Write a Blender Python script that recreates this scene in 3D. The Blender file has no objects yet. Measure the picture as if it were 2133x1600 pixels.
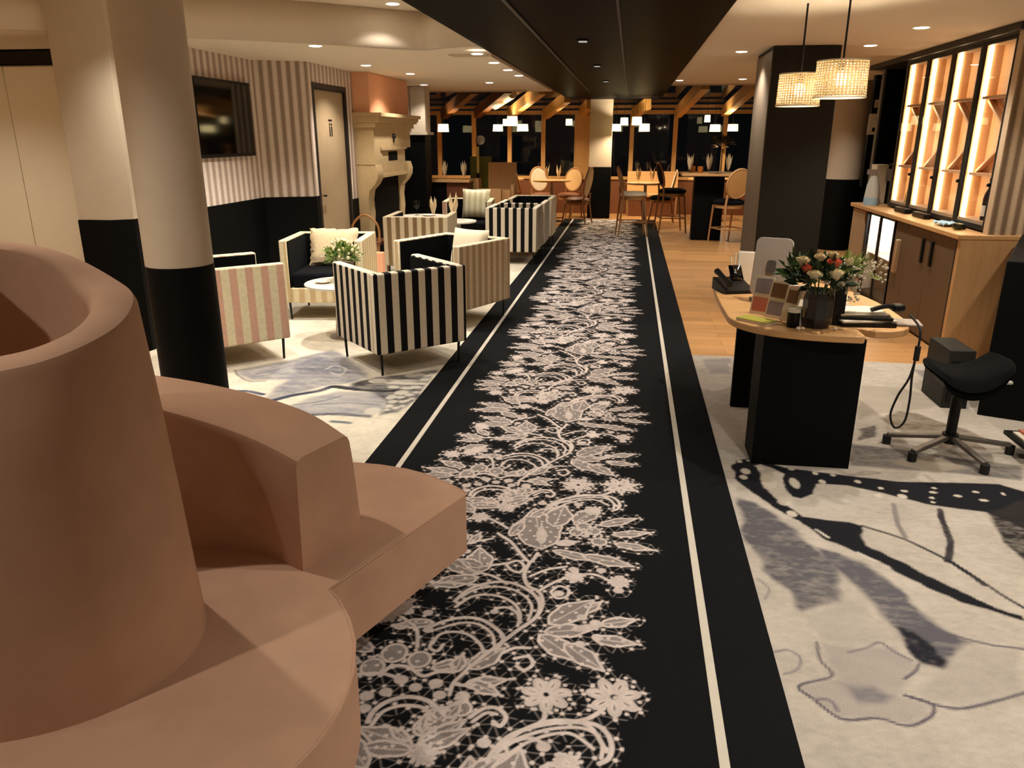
import bpy, math, random
import numpy as np
from mathutils import Vector, Matrix
PI = math.pi
rnd = random.Random(7)
SC = bpy.context.scene
COL = SC.collection

# ------------------------------------------------------------------ materials
def lin(c):
    return tuple(((v/255)/12.92 if v/255 <= .04045 else ((v/255+.055)/1.055)**2.4) for v in c)
class NT:
    def __init__(s, name):
        s.m = bpy.data.materials.new(name); s.m.use_nodes = True
        s.t = s.m.node_tree; s.b = s.t.nodes['Principled BSDF']; s.out = s.t.nodes['Material Output']
    def n(s, ty, **kw):
        nd = s.t.nodes.new(ty)
        for k, v in kw.items():
            if k in nd.inputs: nd.inputs[k].default_value = v
            else: setattr(nd, k, v)
        return nd
    def l(s, a, b): s.t.links.new(a, b)
    def math(s, op, a, b=None):
        nd = s.n('ShaderNodeMath', operation=op)
        for i, v in enumerate((a, b)):
            if v is None: continue
            if isinstance(v, (int, float)): nd.inputs[i].default_value = v
            else: s.l(v, nd.inputs[i])
        return nd.outputs[0]
    def mix(s, f, a, b):
        nd = s.n('ShaderNodeMix', data_type='RGBA')
        for sock, v in ((nd.inputs[0], f), (nd.inputs[6], a), (nd.inputs[7], b)):
            if isinstance(v, (int, float)): sock.default_value = v
            elif isinstance(v, tuple): sock.default_value = (*v[:3], 1)
            else: s.l(v, sock)
        return nd.outputs[2]
def base(name, rgb, rough=.6, metal=0, var=.08, scale=12, bump=0, bscale=200, spec=.4, sheen=0, emit=None, estr=0, coord='Object'):
    k = NT(name); c = lin(rgb)
    tc = k.n('ShaderNodeTexCoord')
    nz = k.n('ShaderNodeTexNoise', Scale=scale, Detail=4)
    k.l(tc.outputs[coord], nz.inputs['Vector'])
    d = tuple(v*(1-var) for v in c); h = tuple(min(1, v*(1+var)) for v in c)
    k.l(k.mix(nz.outputs['Fac'], d, h), k.b.inputs['Base Color'])
    k.b.inputs['Roughness'].default_value = rough; k.b.inputs['Metallic'].default_value = metal
    k.b.inputs['Specular IOR Level'].default_value = spec
    if sheen:
        k.b.inputs['Sheen Weight'].default_value = sheen; k.b.inputs['Sheen Roughness'].default_value = .45
        k.b.inputs['Sheen Tint'].default_value = (*[min(1, v*1.6+.1) for v in c], 1)
    if bump:
        bn = k.n('ShaderNodeTexNoise', Scale=bscale, Detail=3); k.l(tc.outputs[coord], bn.inputs['Vector'])
        bp = k.n('ShaderNodeBump', Strength=bump, Distance=.004); k.l(bn.outputs['Fac'], bp.inputs['Height']); k.l(bp.outputs['Normal'], k.b.inputs['Normal'])
    if emit:
        k.b.inputs['Emission Color'].default_value = (*lin(emit), 1); k.b.inputs['Emission Strength'].default_value = estr
    return k.m
def wood(name, a, b, axis=1, scale=1., rough=.45, planks=None):
    k = NT(name); tc = k.n('ShaderNodeTexCoord')
    mp = k.n('ShaderNodeMapping'); sc = [14*scale, 14*scale, 14*scale]; sc[axis] = 1.1*scale
    mp.inputs['Scale'].default_value = sc; k.l(tc.outputs['Object'], mp.inputs['Vector'])
    nz = k.n('ShaderNodeTexNoise', Scale=2.2, Detail=6, Roughness=.62, Distortion=.6); k.l(mp.outputs['Vector'], nz.inputs['Vector'])
    col = k.mix(nz.outputs['Fac'], lin(a), lin(b))
    if planks:
        br = k.n('ShaderNodeTexBrick', Scale=1.0); br.offset = .43
        br.inputs['Color1'].default_value = (.78, .78, .78, 1); br.inputs['Color2'].default_value = (1.1, 1.1, 1.1, 1); br.inputs['Mortar'].default_value = (.55, .5, .45, 1)
        br.inputs['Mortar Size'].default_value = .0025; br.inputs['Brick Width'].default_value = planks[0]; br.inputs['Row Height'].default_value = planks[1]
        k.l(tc.outputs['Object'], br.inputs['Vector'])
        mm = k.n('ShaderNodeMix', data_type='RGBA', blend_type='MULTIPLY'); mm.inputs[0].default_value = 1
        k.l(col, mm.inputs[6]); k.l(br.outputs['Color'], mm.inputs[7]); col = mm.outputs[2]
    k.l(col, k.b.inputs['Base Color']); k.b.inputs['Roughness'].default_value = rough
    return k.m
def stripes(name, a, b, period, duty=.5, soft=.04, mode='auto', phase=0., rough=.85, bump=.15, top=True):
    """vertical stripes; auto = along whichever side of the piece faces out (object space), X/Y = world axis"""
    k = NT(name); tc = k.n('ShaderNodeTexCoord')
    if mode == 'auto':
        sp = k.n('ShaderNodeSeparateXYZ'); k.l(tc.outputs['Object'], sp.inputs[0])
        sn = k.n('ShaderNodeSeparateXYZ'); k.l(tc.outputs['Normal'], sn.inputs[0])
        f = k.math('GREATER_THAN', k.math('ABSOLUTE', sn.outputs[0]), k.math('ABSOLUTE', sn.outputs[1]))
        mx = k.n('ShaderNodeMix', data_type='FLOAT'); k.l(f, mx.inputs[0]); k.l(sp.outputs[0], mx.inputs[2]); k.l(sp.outputs[1], mx.inputs[3])
        t = mx.outputs[0]
    else:
        g = k.n('ShaderNodeNewGeometry'); sp = k.n('ShaderNodeSeparateXYZ'); k.l(g.outputs['Position'], sp.inputs[0]); t = sp.outputs[0 if mode == 'X' else 1]
    t = k.math('FRACT', k.math('ADD', k.math('DIVIDE', t, period), 100.0+phase))
    tri = k.math('MULTIPLY', k.math('ABSOLUTE', k.math('SUBTRACT', t, .5)), 2.)     # 0 in the stripe's middle
    mr = k.n('ShaderNodeMapRange', interpolation_type='SMOOTHSTEP'); k.l(tri, mr.inputs[0]); mr.inputs[1].default_value = duty-soft; mr.inputs[2].default_value = duty+soft
    nz = k.n('ShaderNodeTexNoise', Scale=40, Detail=3); k.l(tc.outputs['Object'], nz.inputs['Vector'])
    col = k.mix(mr.outputs[0], lin(a), lin(b))
    if mode == 'auto' and top: col = k.mix(k.math('GREATER_THAN', sn.outputs[2], .6), col, lin(a))
    hv = k.n('ShaderNodeHueSaturation'); k.l(col, hv.inputs['Color']); k.l(k.math('ADD', k.math('MULTIPLY', nz.outputs['Fac'], .3), .85), hv.inputs['Value'])
    k.l(hv.outputs[0], k.b.inputs['Base Color']); k.b.inputs['Roughness'].default_value = rough; k.b.inputs['Specular IOR Level'].default_value = .2
    if bump:
        bn = k.n('ShaderNodeTexNoise', Scale=260, Detail=2); k.l(tc.outputs['Object'], bn.inputs['Vector'])
        bp = k.n('ShaderNodeBump', Strength=bump, Distance=.004); k.l(bn.outputs['Fac'], bp.inputs['Height']); k.l(bp.outputs['Normal'], k.b.inputs['Normal'])
    return k.m
def painted(name, bump=.3, rough=.95):
    """carpet pile whose dye comes from the woven pattern stored on the mesh"""
    k = NT(name); at = k.n('ShaderNodeAttribute', attribute_name='dye'); tc = k.n('ShaderNodeTexCoord')
    nz = k.n('ShaderNodeTexNoise', Scale=230, Detail=3); k.l(tc.outputs['Object'], nz.inputs['Vector'])
    hv = k.n('ShaderNodeHueSaturation'); k.l(at.outputs['Color'], hv.inputs['Color']); k.l(k.math('ADD', k.math('MULTIPLY', nz.outputs['Fac'], .5), .75), hv.inputs['Value'])
    k.l(hv.outputs[0], k.b.inputs['Base Color']); k.b.inputs['Roughness'].default_value = rough; k.b.inputs['Specular IOR Level'].default_value = .1
    bp = k.n('ShaderNodeBump', Strength=bump, Distance=.005); k.l(nz.outputs['Fac'], bp.inputs['Height']); k.l(bp.outputs['Normal'], k.b.inputs['Normal'])
    return k.m
def glow(name, rgb, strength):
    k = NT(name); e = k.n('ShaderNodeEmission', Strength=strength); e.inputs['Color'].default_value = (*lin(rgb), 1)
    k.l(e.outputs[0], k.out.inputs['Surface']); return k.m
def pane(name, tint=(255, 255, 255), rough=.02, refl=.75):
    k = NT(name); t = k.n('ShaderNodeBsdfTransparent'); t.inputs[0].default_value = (*lin(tint), 1)
    g = k.n('ShaderNodeBsdfGlossy', Roughness=rough); lw = k.n('ShaderNodeLayerWeight', Blend=.5); f = k.math('ADD', k.math('MULTIPLY', k.math('POWER', lw.outputs['Facing'], 5.), refl), .03)
    m = k.n('ShaderNodeMixShader'); k.l(f, m.inputs[0]); k.l(t.outputs[0], m.inputs[1]); k.l(g.outputs[0], m.inputs[2]); k.l(m.outputs[0], k.out.inputs['Surface'])
    return k.m
def weave(name, rgb, scale, hole=.45):
    """open basket weave: strands with see-through gaps, lit from the bulb inside"""
    k = NT(name); tc = k.n('ShaderNodeTexCoord')
    sp = k.n('ShaderNodeSeparateXYZ'); k.l(tc.outputs['Object'], sp.inputs[0])
    ang = k.math('ARCTAN2', sp.outputs[1], sp.outputs[0])
    u = k.math('ABSOLUTE', k.math('SUBTRACT', k.math('FRACT', k.math('MULTIPLY', ang, scale/PI/2)), .5))
    v = k.math('ABSOLUTE', k.math('SUBTRACT', k.math('FRACT', k.math('MULTIPLY', sp.outputs[2], 75.)), .5))
    h = k.math('MULTIPLY', k.math('LESS_THAN', u, hole/2), k.math('LESS_THAN', v, hole/2))
    d = k.n('ShaderNodeBsdfDiffuse'); d.inputs[0].default_value = (*lin(rgb), 1)
    tl = k.n('ShaderNodeBsdfTranslucent'); tl.inputs[0].default_value = (*lin(rgb), 1)
    a = k.n('ShaderNodeMixShader'); a.inputs[0].default_value = .6; k.l(d.outputs[0], a.inputs[1]); k.l(tl.outputs[0], a.inputs[2])
    tr = k.n('ShaderNodeBsdfTransparent'); m = k.n('ShaderNodeMixShader'); k.l(h, m.inputs[0]); k.l(a.outputs[0], m.inputs[1]); k.l(tr.outputs[0], m.inputs[2])
    k.l(m.outputs[0], k.out.inputs['Surface']); return k.m
def tiles(name, rgb, line, wx, wy):
    k = NT(name); g = k.n('ShaderNodeTexCoord')
    br = k.n('ShaderNodeTexBrick', Scale=1.0); br.offset = 0
    br.inputs['Color1'].default_value = (*lin(rgb), 1); br.inputs['Color2'].default_value = (*lin(tuple(v*.92 for v in rgb)), 1); br.inputs['Mortar'].default_value = (*lin(line), 1)
    br.inputs['Mortar Size'].default_value = .006; br.inputs['Brick Width'].default_value = wx; br.inputs['Row Height'].default_value = wy
    k.l(g.outputs['Object'], br.inputs['Vector']); k.l(br.outputs['Color'], k.b.inputs['Base Color']); k.b.inputs['Roughness'].default_value = .4
    k.b.inputs['Specular IOR Level'].default_value = .008
    return k.m

M = dict(
 wall=base('wall_paint', (222, 208, 188), .85, bump=.05), ceil=base('ceiling_paint', (226, 212, 192), .9, var=.03),
 cream=base('cream_paint', (194, 179, 158), .75, var=.04), black=base('black_paint', (8, 9, 9), .6, bump=.05, bscale=120, spec=.10), blackcol=base('charcoal_laminate', (42, 42, 39), .55, spec=.15),
 stripe_y=stripes('wallpaper_left', (228, 214, 204), (176, 156, 142), .105, .5, .3, 'Y', bump=0), stripe_x=stripes('wallpaper_return', (228, 214, 204), (160, 140, 122), .078, .5, .3, 'X', bump=0),
 stripe_r=stripes('wallpaper_right', (205, 180, 150), (130, 106, 84), .075, .5, .3, 'X', bump=0),
 tile=tiles('black_ceiling_tiles', (8, 7, 7), (18, 16, 15), .62, 1.2),
 oak=wood('light_oak', (222, 178, 122), (190, 138, 84), 1), oakx=wood('light_oak_along_width', (222, 178, 122), (190, 138, 84), 0), oakz=wood('light_oak_upright', (214, 172, 122), (182, 136, 88), 2),
 shelfoak=wood('shelf_oak', (212, 168, 126), (188, 140, 98), 2), grey_oak=wood('grey_oak', (190, 164, 132), (150, 122, 92), 2),
 floor=wood('oak_plank_floor', (216, 166, 108), (184, 130, 76), 0, .8, .38, planks=(1.4, .14)),
 beam=wood('honey_pine', (212, 166, 98), (172, 120, 58), 1), beamx=wood('honey_pine_along_width', (212, 166, 98), (172, 120, 58), 0), beamz=wood('honey_pine_upright', (206, 162, 102), (164, 116, 62), 2), darkbeam=wood('dark_pine', (120, 74, 34), (84, 50, 22), 1),
 velvet=base('salmon_velvet', (200, 161, 136), .9, var=.17, scale=6, bump=.12, bscale=420, spec=.15, sheen=.25), 
 door=base('taupe_door_paint', (168, 146, 116), .6), frame=base('dark_frame', (30, 24, 20), .5),
 white=base('white_gloss', (236, 228, 214), .35), offw=base('white_panel', (236, 226, 200), .6, var=.03), metal=base('black_metal', (14, 14, 14), .4, .3), chrome=base('chrome', (200, 200, 198), .18, 1), steel=base('grey_metal', (110, 104, 98), .4, .6),
 pink=base('salmon_plaster', (232, 172, 136), .8, var=.05), stone=base('carved_limestone', (196, 170, 128), .85, var=.14, scale=9, bump=.3, bscale=60), soot=base('sooty_brick', (18, 14, 11), .95, spec=.1),
 lining=base('black_velvet', (9, 10, 11), .95, bump=.2, sheen=.1, spec=.1), navy=base('dark_seat_velvet', (15, 16, 20), .95, bump=.2, sheen=.1, spec=.1),
 bw=stripes('black_and_ivory_stripe', (226, 214, 192), (16, 16, 17), .103, .5, .04, top=False, phase=.5), bw_arm=stripes('black_and_ivory_stripe_arm', (226, 214, 192), (16, 16, 17), .103, .5, .04, phase=.1), pinkst=stripes('rose_and_cream_stripe', (228, 218, 184), (214, 172, 150), .112, .52, .06, phase=.2),
 beigest=stripes('sand_and_cream_stripe', (226, 210, 180), (188, 166, 132), .085, .5, .12), taupest=stripes('taupe_and_brown_stripe', (198, 184, 158), (124, 104, 74), .1, .5, .1), yellowst=stripes('straw_stripe', (226, 212, 178), (200, 176, 134), .1, .5, .2),
 ivory=base('ivory_fabric', (228, 212, 184), .9, bump=.15), fur=base('ivory_plush', (228, 204, 164), 1, bump=.8, bscale=90, var=.18, scale=40), 
 pillow=stripes('cream_pillow_stripe', (232, 226, 196), (212, 200, 160), .085, .5, .2),
 runner=base('black_runner_pile', (22, 23, 25), .98, var=.2, scale=60, bump=.3, bscale=300, spec=.1), band=base('ivory_runner_band', (214, 206, 192), .95, bump=.25, bscale=300),
 carpet=painted('woven_carpet'), lace=painted('woven_lace', .35),
 glass=pane('clear_glass', refl=.35), night=pane('night_window_glass', (210, 215, 220)), bottle=pane('bottle_glass', (226, 232, 214)),
 screen=base('dark_screen', (6, 6, 6), .06, spec=.6), grey=base('grey_plastic', (158, 148, 138), .45), plastic=base('black_plastic', (14, 14, 14), .4, spec=.25), rubber=base('black_rubber', (20, 20, 20), .7),
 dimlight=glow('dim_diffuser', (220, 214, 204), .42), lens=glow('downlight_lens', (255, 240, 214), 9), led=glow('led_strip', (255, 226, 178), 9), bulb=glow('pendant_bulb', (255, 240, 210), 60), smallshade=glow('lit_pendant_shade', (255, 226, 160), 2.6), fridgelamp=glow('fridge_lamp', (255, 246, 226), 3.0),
 rattan=weave('woven_rattan', (246, 226, 186), 44), cane=base('cane_webbing', (222, 178, 118), .6, var=.2, scale=60, bump=.4, bscale=120),
 chairwood=wood('bentwood', (190, 138, 84), (140, 94, 52), 2), red=wood('reddish_wood', (128, 78, 48), (92, 52, 30), 2),
 leaf=base('green_leaf', (70, 104, 52), .55, var=.3, scale=30), leafd=base('dark_leaf', (38, 62, 36), .55, var=.3, scale=30), leafl=base('pale_leaf', (158, 176, 104), .55, var=.25, scale=30),
 rosew=base('cream_petal', (240, 224, 186), .7, var=.1, scale=40), rosep=base('coral_petal', (226, 110, 84), .7, var=.15, scale=40), sprig=base('white_blossom', (216, 206, 184), .8), stemg=base('green_stem', (88, 104, 58), .7),
 vase=base('black_ceramic', (18, 18, 22), .22, spec=.6), paper=base('paper', (232, 222, 204), .8), booklet=base('yellow_green_cover', (176, 172, 62), .5), photo=base('photo_print', (150, 140, 150), .4, var=.6, scale=14), kraft=base('brown_card', (128, 96, 68), .7),
 napkin=base('folded_napkin', (230, 208, 168), .9, var=.12, scale=20), blue=base('pale_blue_plastic', (170, 206, 226), .4), bluesolid=base('blue_liquid', (96, 152, 200), .3), clearw=base('milky_plastic', (214, 214, 206), .4),
 green=base('green_board', (104, 112, 40), .6), gold=base('brass', (212, 168, 86), .3, .9), dial=base('silver_dial', (170, 166, 160), .3, .6), amber=base('amber_drink', (178, 102, 36), .4), redprint=base('red_print', (196, 116, 92), .6), blinds=base('pale_fabric_duct', (232, 214, 170), .8),
 brownlam=base('brown_laminate', (104, 82, 60), .5, var=.05), lacegrey=base('grey_decor', (186, 172, 150), .7),
)

# ------------------------------------------------------------------ mesh building
class MB:
    def __init__(s): s.v = []; s.f = []; s.mi = []; s.T = Matrix.Identity(4)
    def at(s, loc=(0, 0, 0), rot=(0, 0, 0), sc=(1, 1, 1)):
        from mathutils import Euler
        s.T = Matrix.Translation(loc) @ Euler(rot).to_matrix().to_4x4() @ Matrix.Diagonal((*sc, 1)); return s
    def add(s, vs, fs, mi=0):
        o = len(s.v); s.v += [tuple(s.T @ Vector(v)) for v in vs]; s.f += [tuple(o+i for i in f) for f in fs]; s.mi += [mi]*len(fs); return s
    def box(s, x0, x1, y0, y1, z0, z1, mi=0):
        return s.add([(x0, y0, z0), (x1, y0, z0), (x1, y1, z0), (x0, y1, z0), (x0, y0, z1), (x1, y0, z1), (x1, y1, z1), (x0, y1, z1)],
                     [(0, 3, 2, 1), (4, 5, 6, 7), (0, 1, 5, 4), (1, 2, 6, 5), (2, 3, 7, 6), (3, 0, 4, 7)], mi)
    def cbox(s, c, d, mi=0): return s.box(c[0]-d[0]/2, c[0]+d[0]/2, c[1]-d[1]/2, c[1]+d[1]/2, c[2]-d[2]/2, c[2]+d[2]/2, mi)
    def lathe(s, prof, n=24, mi=0, c=(0, 0), a0=0, a1=2*PI):
        full = abs(a1-a0-2*PI) < 1e-6; k = n if full else n+1; vs = []; fs = []
        for r, z in prof:
            for i in range(k):
                a = a0+(a1-a0)*i/n; vs.append((c[0]+r*math.cos(a), c[1]+r*math.sin(a), z))
        for j in range(len(prof)-1):
            for i in range(n):
                a, b = j*k+i, j*k+(i+1) % k; fs.append((a, b, b+k, a+k))
        return s.add(vs, fs, mi)
    def cyl(s, c, r, z0, z1, n=20, mi=0, r1=None):
        r1 = r if r1 is None else r1; return s.lathe([(1e-4, z0), (r, z0), (r1, z1), (1e-4, z1)], n, mi, c)
    def prism(s, pts, z0, z1, mi=0):
        n = len(pts); vs = [(x, y, z0) for x, y in pts]+[(x, y, z1) for x, y in pts]
        return s.add(vs, [tuple(range(n-1, -1, -1)), tuple(range(n, 2*n))]+[(i, (i+1) % n, n+(i+1) % n, n+i) for i in range(n)], mi)
    def tube(s, pts, r, n=8, mi=0, closed=False):
        P = [Vector(p) for p in pts]; k = len(P); R = r if isinstance(r, (list, tuple)) else [r]*k; vs = []; fs = []; up = None
        for i, p in enumerate(P):
            d = (P[(i+1) % k]-P[i-1]) if closed else (P[min(i+1, k-1)]-P[max(i-1, 0)]); d.normalize()
            if up is None: up = d.orthogonal().normalized()
            up = (up-d*up.dot(d)).normalized(); w = d.cross(up)
            for j in range(n):
                a = 2*PI*j/n; vs.append(tuple(p+(up*math.cos(a)+w*math.sin(a))*R[i]))
        for i in range(k if closed else k-1):
            for j in range(n): fs.append((i*n+j, i*n+(j+1) % n, ((i+1) % k)*n+(j+1) % n, ((i+1) % k)*n+j))
        if not closed: fs += [tuple(range(n-1, -1, -1)), tuple(range((k-1)*n, k*n))]
        return s.add(vs, fs, mi)
    def bar(s, a, b, w, h, mi=0):
        """rectangular bar from a to b; w is level, h is upright"""
        a, b = Vector(a), Vector(b); d = (b-a).normalized(); side = d.cross(Vector((0, 0, 1)))
        side = side.normalized() if side.length > 1e-4 else Vector((1, 0, 0)); up = side.cross(d).normalized(); vs = []
        for p in (a, b):
            for i, j in ((-1, -1), (1, -1), (1, 1), (-1, 1)): vs.append(tuple(p+side*(w/2*i)+up*(h/2*j)))
        return s.add(vs, [(0, 3, 2, 1), (4, 5, 6, 7), (0, 1, 5, 4), (1, 2, 6, 5), (2, 3, 7, 6), (3, 0, 4, 7)], mi)
    def sph(s, c, r, n=12, m=8, mi=0, sz=1.):
        pr = [(max(1e-4, r*math.sin(PI*i/m)), c[2]-r*sz*math.cos(PI*i/m)) for i in range(m+1)]; return s.lathe(pr, n, mi, (c[0], c[1]))
    def sheet(s, grid, mi=0):
        h, w = len(grid), len(grid[0]); vs = [p for row in grid for p in row]
        return s.add(vs, [(i*w+j, i*w+j+1, (i+1)*w+j+1, (i+1)*w+j) for i in range(h-1) for j in range(w-1)], mi)
    def build(s, name, mats, parent=None, bevel=0, smooth=True, seg=2, solid=0, sub=0):
        me = bpy.data.meshes.new(name); me.from_pydata(s.v, [], s.f)
        for m in (mats if isinstance(mats, list) else [mats]): me.materials.append(M[m] if isinstance(m, str) else m)
        me.polygons.foreach_set('material_index', s.mi)
        if smooth:
            me.polygons.foreach_set('use_smooth', [True]*len(me.polygons)); me.set_sharp_from_angle(angle=math.radians(38))
        me.update(); o = bpy.data.objects.new(name, me); COL.objects.link(o)
        if parent: o.parent = parent
        if solid: md = o.modifiers.new('thick', 'SOLIDIFY'); md.thickness = solid; md.offset = 0
        if bevel:
            md = o.modifiers.new('edge', 'BEVEL'); md.width = bevel; md.segments = seg; md.limit_method = 'ANGLE'; md.angle_limit = math.radians(40); md.harden_normals = False
        if sub: md = o.modifiers.new('sub', 'SUBSURF'); md.levels = sub; md.render_levels = sub
        return o
def tag(o, label, cat, group=None, kind=None):
    if label: o['label'] = label
    if cat: o['category'] = cat
    if group: o['group'] = group
    if kind: o['kind'] = kind
    return o
def thing(name, label, cat, loc=(0, 0, 0), rz=0, group=None):
    o = bpy.data.objects.new(name, None); o.empty_display_size = .1; COL.objects.link(o); o.location = loc; o.rotation_euler = (0, 0, rz)
    return tag(o, label, cat, group)
def struct(name, mb, mat, parent=None, **kw):
    o = mb.build(name, mat, parent, **kw)
    if not parent: o['kind'] = 'structure'
    return o
def dup(o, loc, rz, label, group=None):
    r = o.copy(); COL.objects.link(r); r.location = loc; r.rotation_euler = (0, 0, rz); r['label'] = label
    if group: r['group'] = group
    for ch in list(o.children):
        c = ch.copy(); COL.objects.link(c); c.parent = r
        for g in list(ch.children):
            d = g.copy(); COL.objects.link(d); d.parent = c
    return r
def spot(name, parent, loc, power, angle=110, blend=.6, color=(1, .915, .79), size=.028):
    l = bpy.data.lights.new(name, 'SPOT'); l.energy = power; l.spot_size = math.radians(angle); l.spot_blend = blend; l.color = color; l.shadow_soft_size = size
    o = bpy.data.objects.new(name, l); COL.objects.link(o); o.location = loc
    if parent: o.parent = parent
    return o
def plamp(name, parent, loc, power, color=(1, .80, .54), size=.04):
    l = bpy.data.lights.new(name, 'POINT'); l.energy = power; l.color = color; l.shadow_soft_size = size
    o = bpy.data.objects.new(name, l); COL.objects.link(o); o.location = loc
    if parent: o.parent = parent
    return o
def crom(pts, n=6, closed=False):
    P = [np.array(p, float) for p in pts]; k = len(P); out = []
    for i in range(k if closed else k-1):
        g = lambda j: P[j % k] if closed else P[min(max(j, 0), k-1)]
        a, b, c, d = g(i-1), g(i), g(i+1), g(i+2)
        for t in np.arange(n)/n: out.append(tuple(.5*((2*b)+(-a+c)*t+(2*a-5*b+4*c-d)*t*t+(-a+3*b-3*c+d)*t**3)))
    if not closed: out.append(tuple(P[-1]))
    return out

# ------------------------------------------------------------------ woven patterns and painted stool shade (floor coordinates in metres)
LACE_LINES = [(0.009,[(-0.174,1.834),(-0.175,1.794),(-0.194,1.765)]),(0.01,[(-0.306,1.617),(-0.297,1.659),(-0.259,1.722),(-0.189,1.768),(-0.109,1.795),(-0.033,1.799),(0.006,1.769),(0.021,1.721),(0.014,1.678),(-0.01,1.655)]),(0.007,[(-0.293,1.633),(-0.269,1.685),(-0.226,1.72),(-0.155,1.76),(-0.08,1.778),(-0.031,1.767),(-0.005,1.724),(-0.006,1.675)]),(0.008,[(-0.282,1.662),(-0.245,1.702),(-0.204,1.719),(-0.171,1.706),(-0.163,1.686)]),(0.01,[(-0.005,1.867),(-0.034,1.831),(-0.066,1.809),(-0.125,1.788)]),(0.01,[(-0.475,2.839),(-0.418,2.786),(-0.367,2.701),(-0.32,2.641),(-0.298,2.711)]),(0.01,[(-0.32,2.641),(-0.331,2.548),(-0.306,2.472),(-0.263,2.441),(-0.241,2.37),(-0.255,2.281),(-0.305,2.202),(-0.356,2.116),(-0.396,2.051),(-0.433,1.984)]),(0.009,[(-0.267,2.44),(-0.21,2.513),(-0.148,2.562),(-0.069,2.587),(-0.003,2.544),(0.034,2.485)]),(0.007,[(-0.307,2.538),(-0.247,2.595),(-0.176,2.627)]),(0.01,[(-0.554,2.336),(-0.521,2.415),(-0.458,2.469),(-0.381,2.485),(-0.303,2.445),(-0.254,2.378),(-0.25,2.296),(-0.288,2.224)]),(0.007,[(-0.545,2.301),(-0.492,2.379),(-0.409,2.391),(-0.343,2.353),(-0.31,2.287),(-0.311,2.222)]),(0.006,[(-0.538,2.362),(-0.487,2.426),(-0.39,2.45),(-0.312,2.406),(-0.276,2.341),(-0.279,2.26)]),(0.008,[(-0.407,2.296),(-0.39,2.318),(-0.356,2.323),(-0.321,2.294),(-0.307,2.245)]),(0.01,[(-0.61,2.167),(-0.572,2.206),(-0.519,2.238),(-0.452,2.244),(-0.392,2.208),(-0.348,2.153),(-0.359,2.095)]),(0.007,[(-0.574,2.089),(-0.563,2.137),(-0.521,2.159),(-0.467,2.151),(-0.419,2.107),(-0.398,2.065)]),(0.006,[(-0.582,2.161),(-0.512,2.209),(-0.446,2.213),(-0.391,2.168),(-0.37,2.104)]),(0.008,[(-0.752,2.235),(-0.701,2.203),(-0.648,2.156),(-0.619,2.062)]),(0.011,[(-0.671,1.713),(-0.667,1.76),(-0.635,1.806),(-0.583,1.83),(-0.521,1.821),(-0.464,1.775)]),(0.008,[(-0.656,1.7),(-0.642,1.756),(-0.605,1.786),(-0.567,1.795),(-0.525,1.789),(-0.482,1.756)]),(0.009,[(-0.385,1.775),(-0.352,1.815),(-0.314,1.821),(-0.283,1.79),(-0.294,1.752),(-0.316,1.766)]),(0.007,[(-0.375,1.757),(-0.343,1.797),(-0.312,1.797)]),(0.009,[(-0.465,1.907),(-0.428,1.904),(-0.409,1.924)]),(0.009,[(-0.697,1.908),(-0.675,1.957),(-0.619,1.96),(-0.567,1.927),(-0.524,1.952),(-0.483,1.958)]),(0.009,[(-0.294,3.126),(-0.231,3.213),(-0.146,3.266),(-0.048,3.261),(0.007,3.171)]),(0.006,[(-0.274,3.101),(-0.194,3.185),(-0.099,3.223),(-0.028,3.175)]),(0.008,[(-0.337,2.074),(-0.303,2.104),(-0.254,2.111)]),(0.008,[(-0.296,2.051),(-0.254,2.067),(-0.235,2.032),(-0.258,2.0),(-0.284,2.015)]),(0.008,[(-0.402,2.622),(-0.366,2.642),(-0.338,2.603),(-0.351,2.559),(-0.387,2.575),(-0.412,2.613)]),(0.007,[(-0.218,2.447),(-0.193,2.487),(-0.156,2.469),(-0.159,2.425),(-0.193,2.408),(-0.217,2.441)]),(0.008,[(-0.508,2.536),(-0.445,2.518),(-0.386,2.474)]),(0.008,[(-0.433,1.984),(-0.449,1.945),(-0.465,1.907),(-0.465,1.856)]),(0.008,[(-0.506,1.635),(-0.503,1.686),(-0.522,1.713)]),(0.007,[(-0.579,2.098),(-0.577,2.063),(-0.549,2.052),(-0.538,2.089)])]
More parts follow.
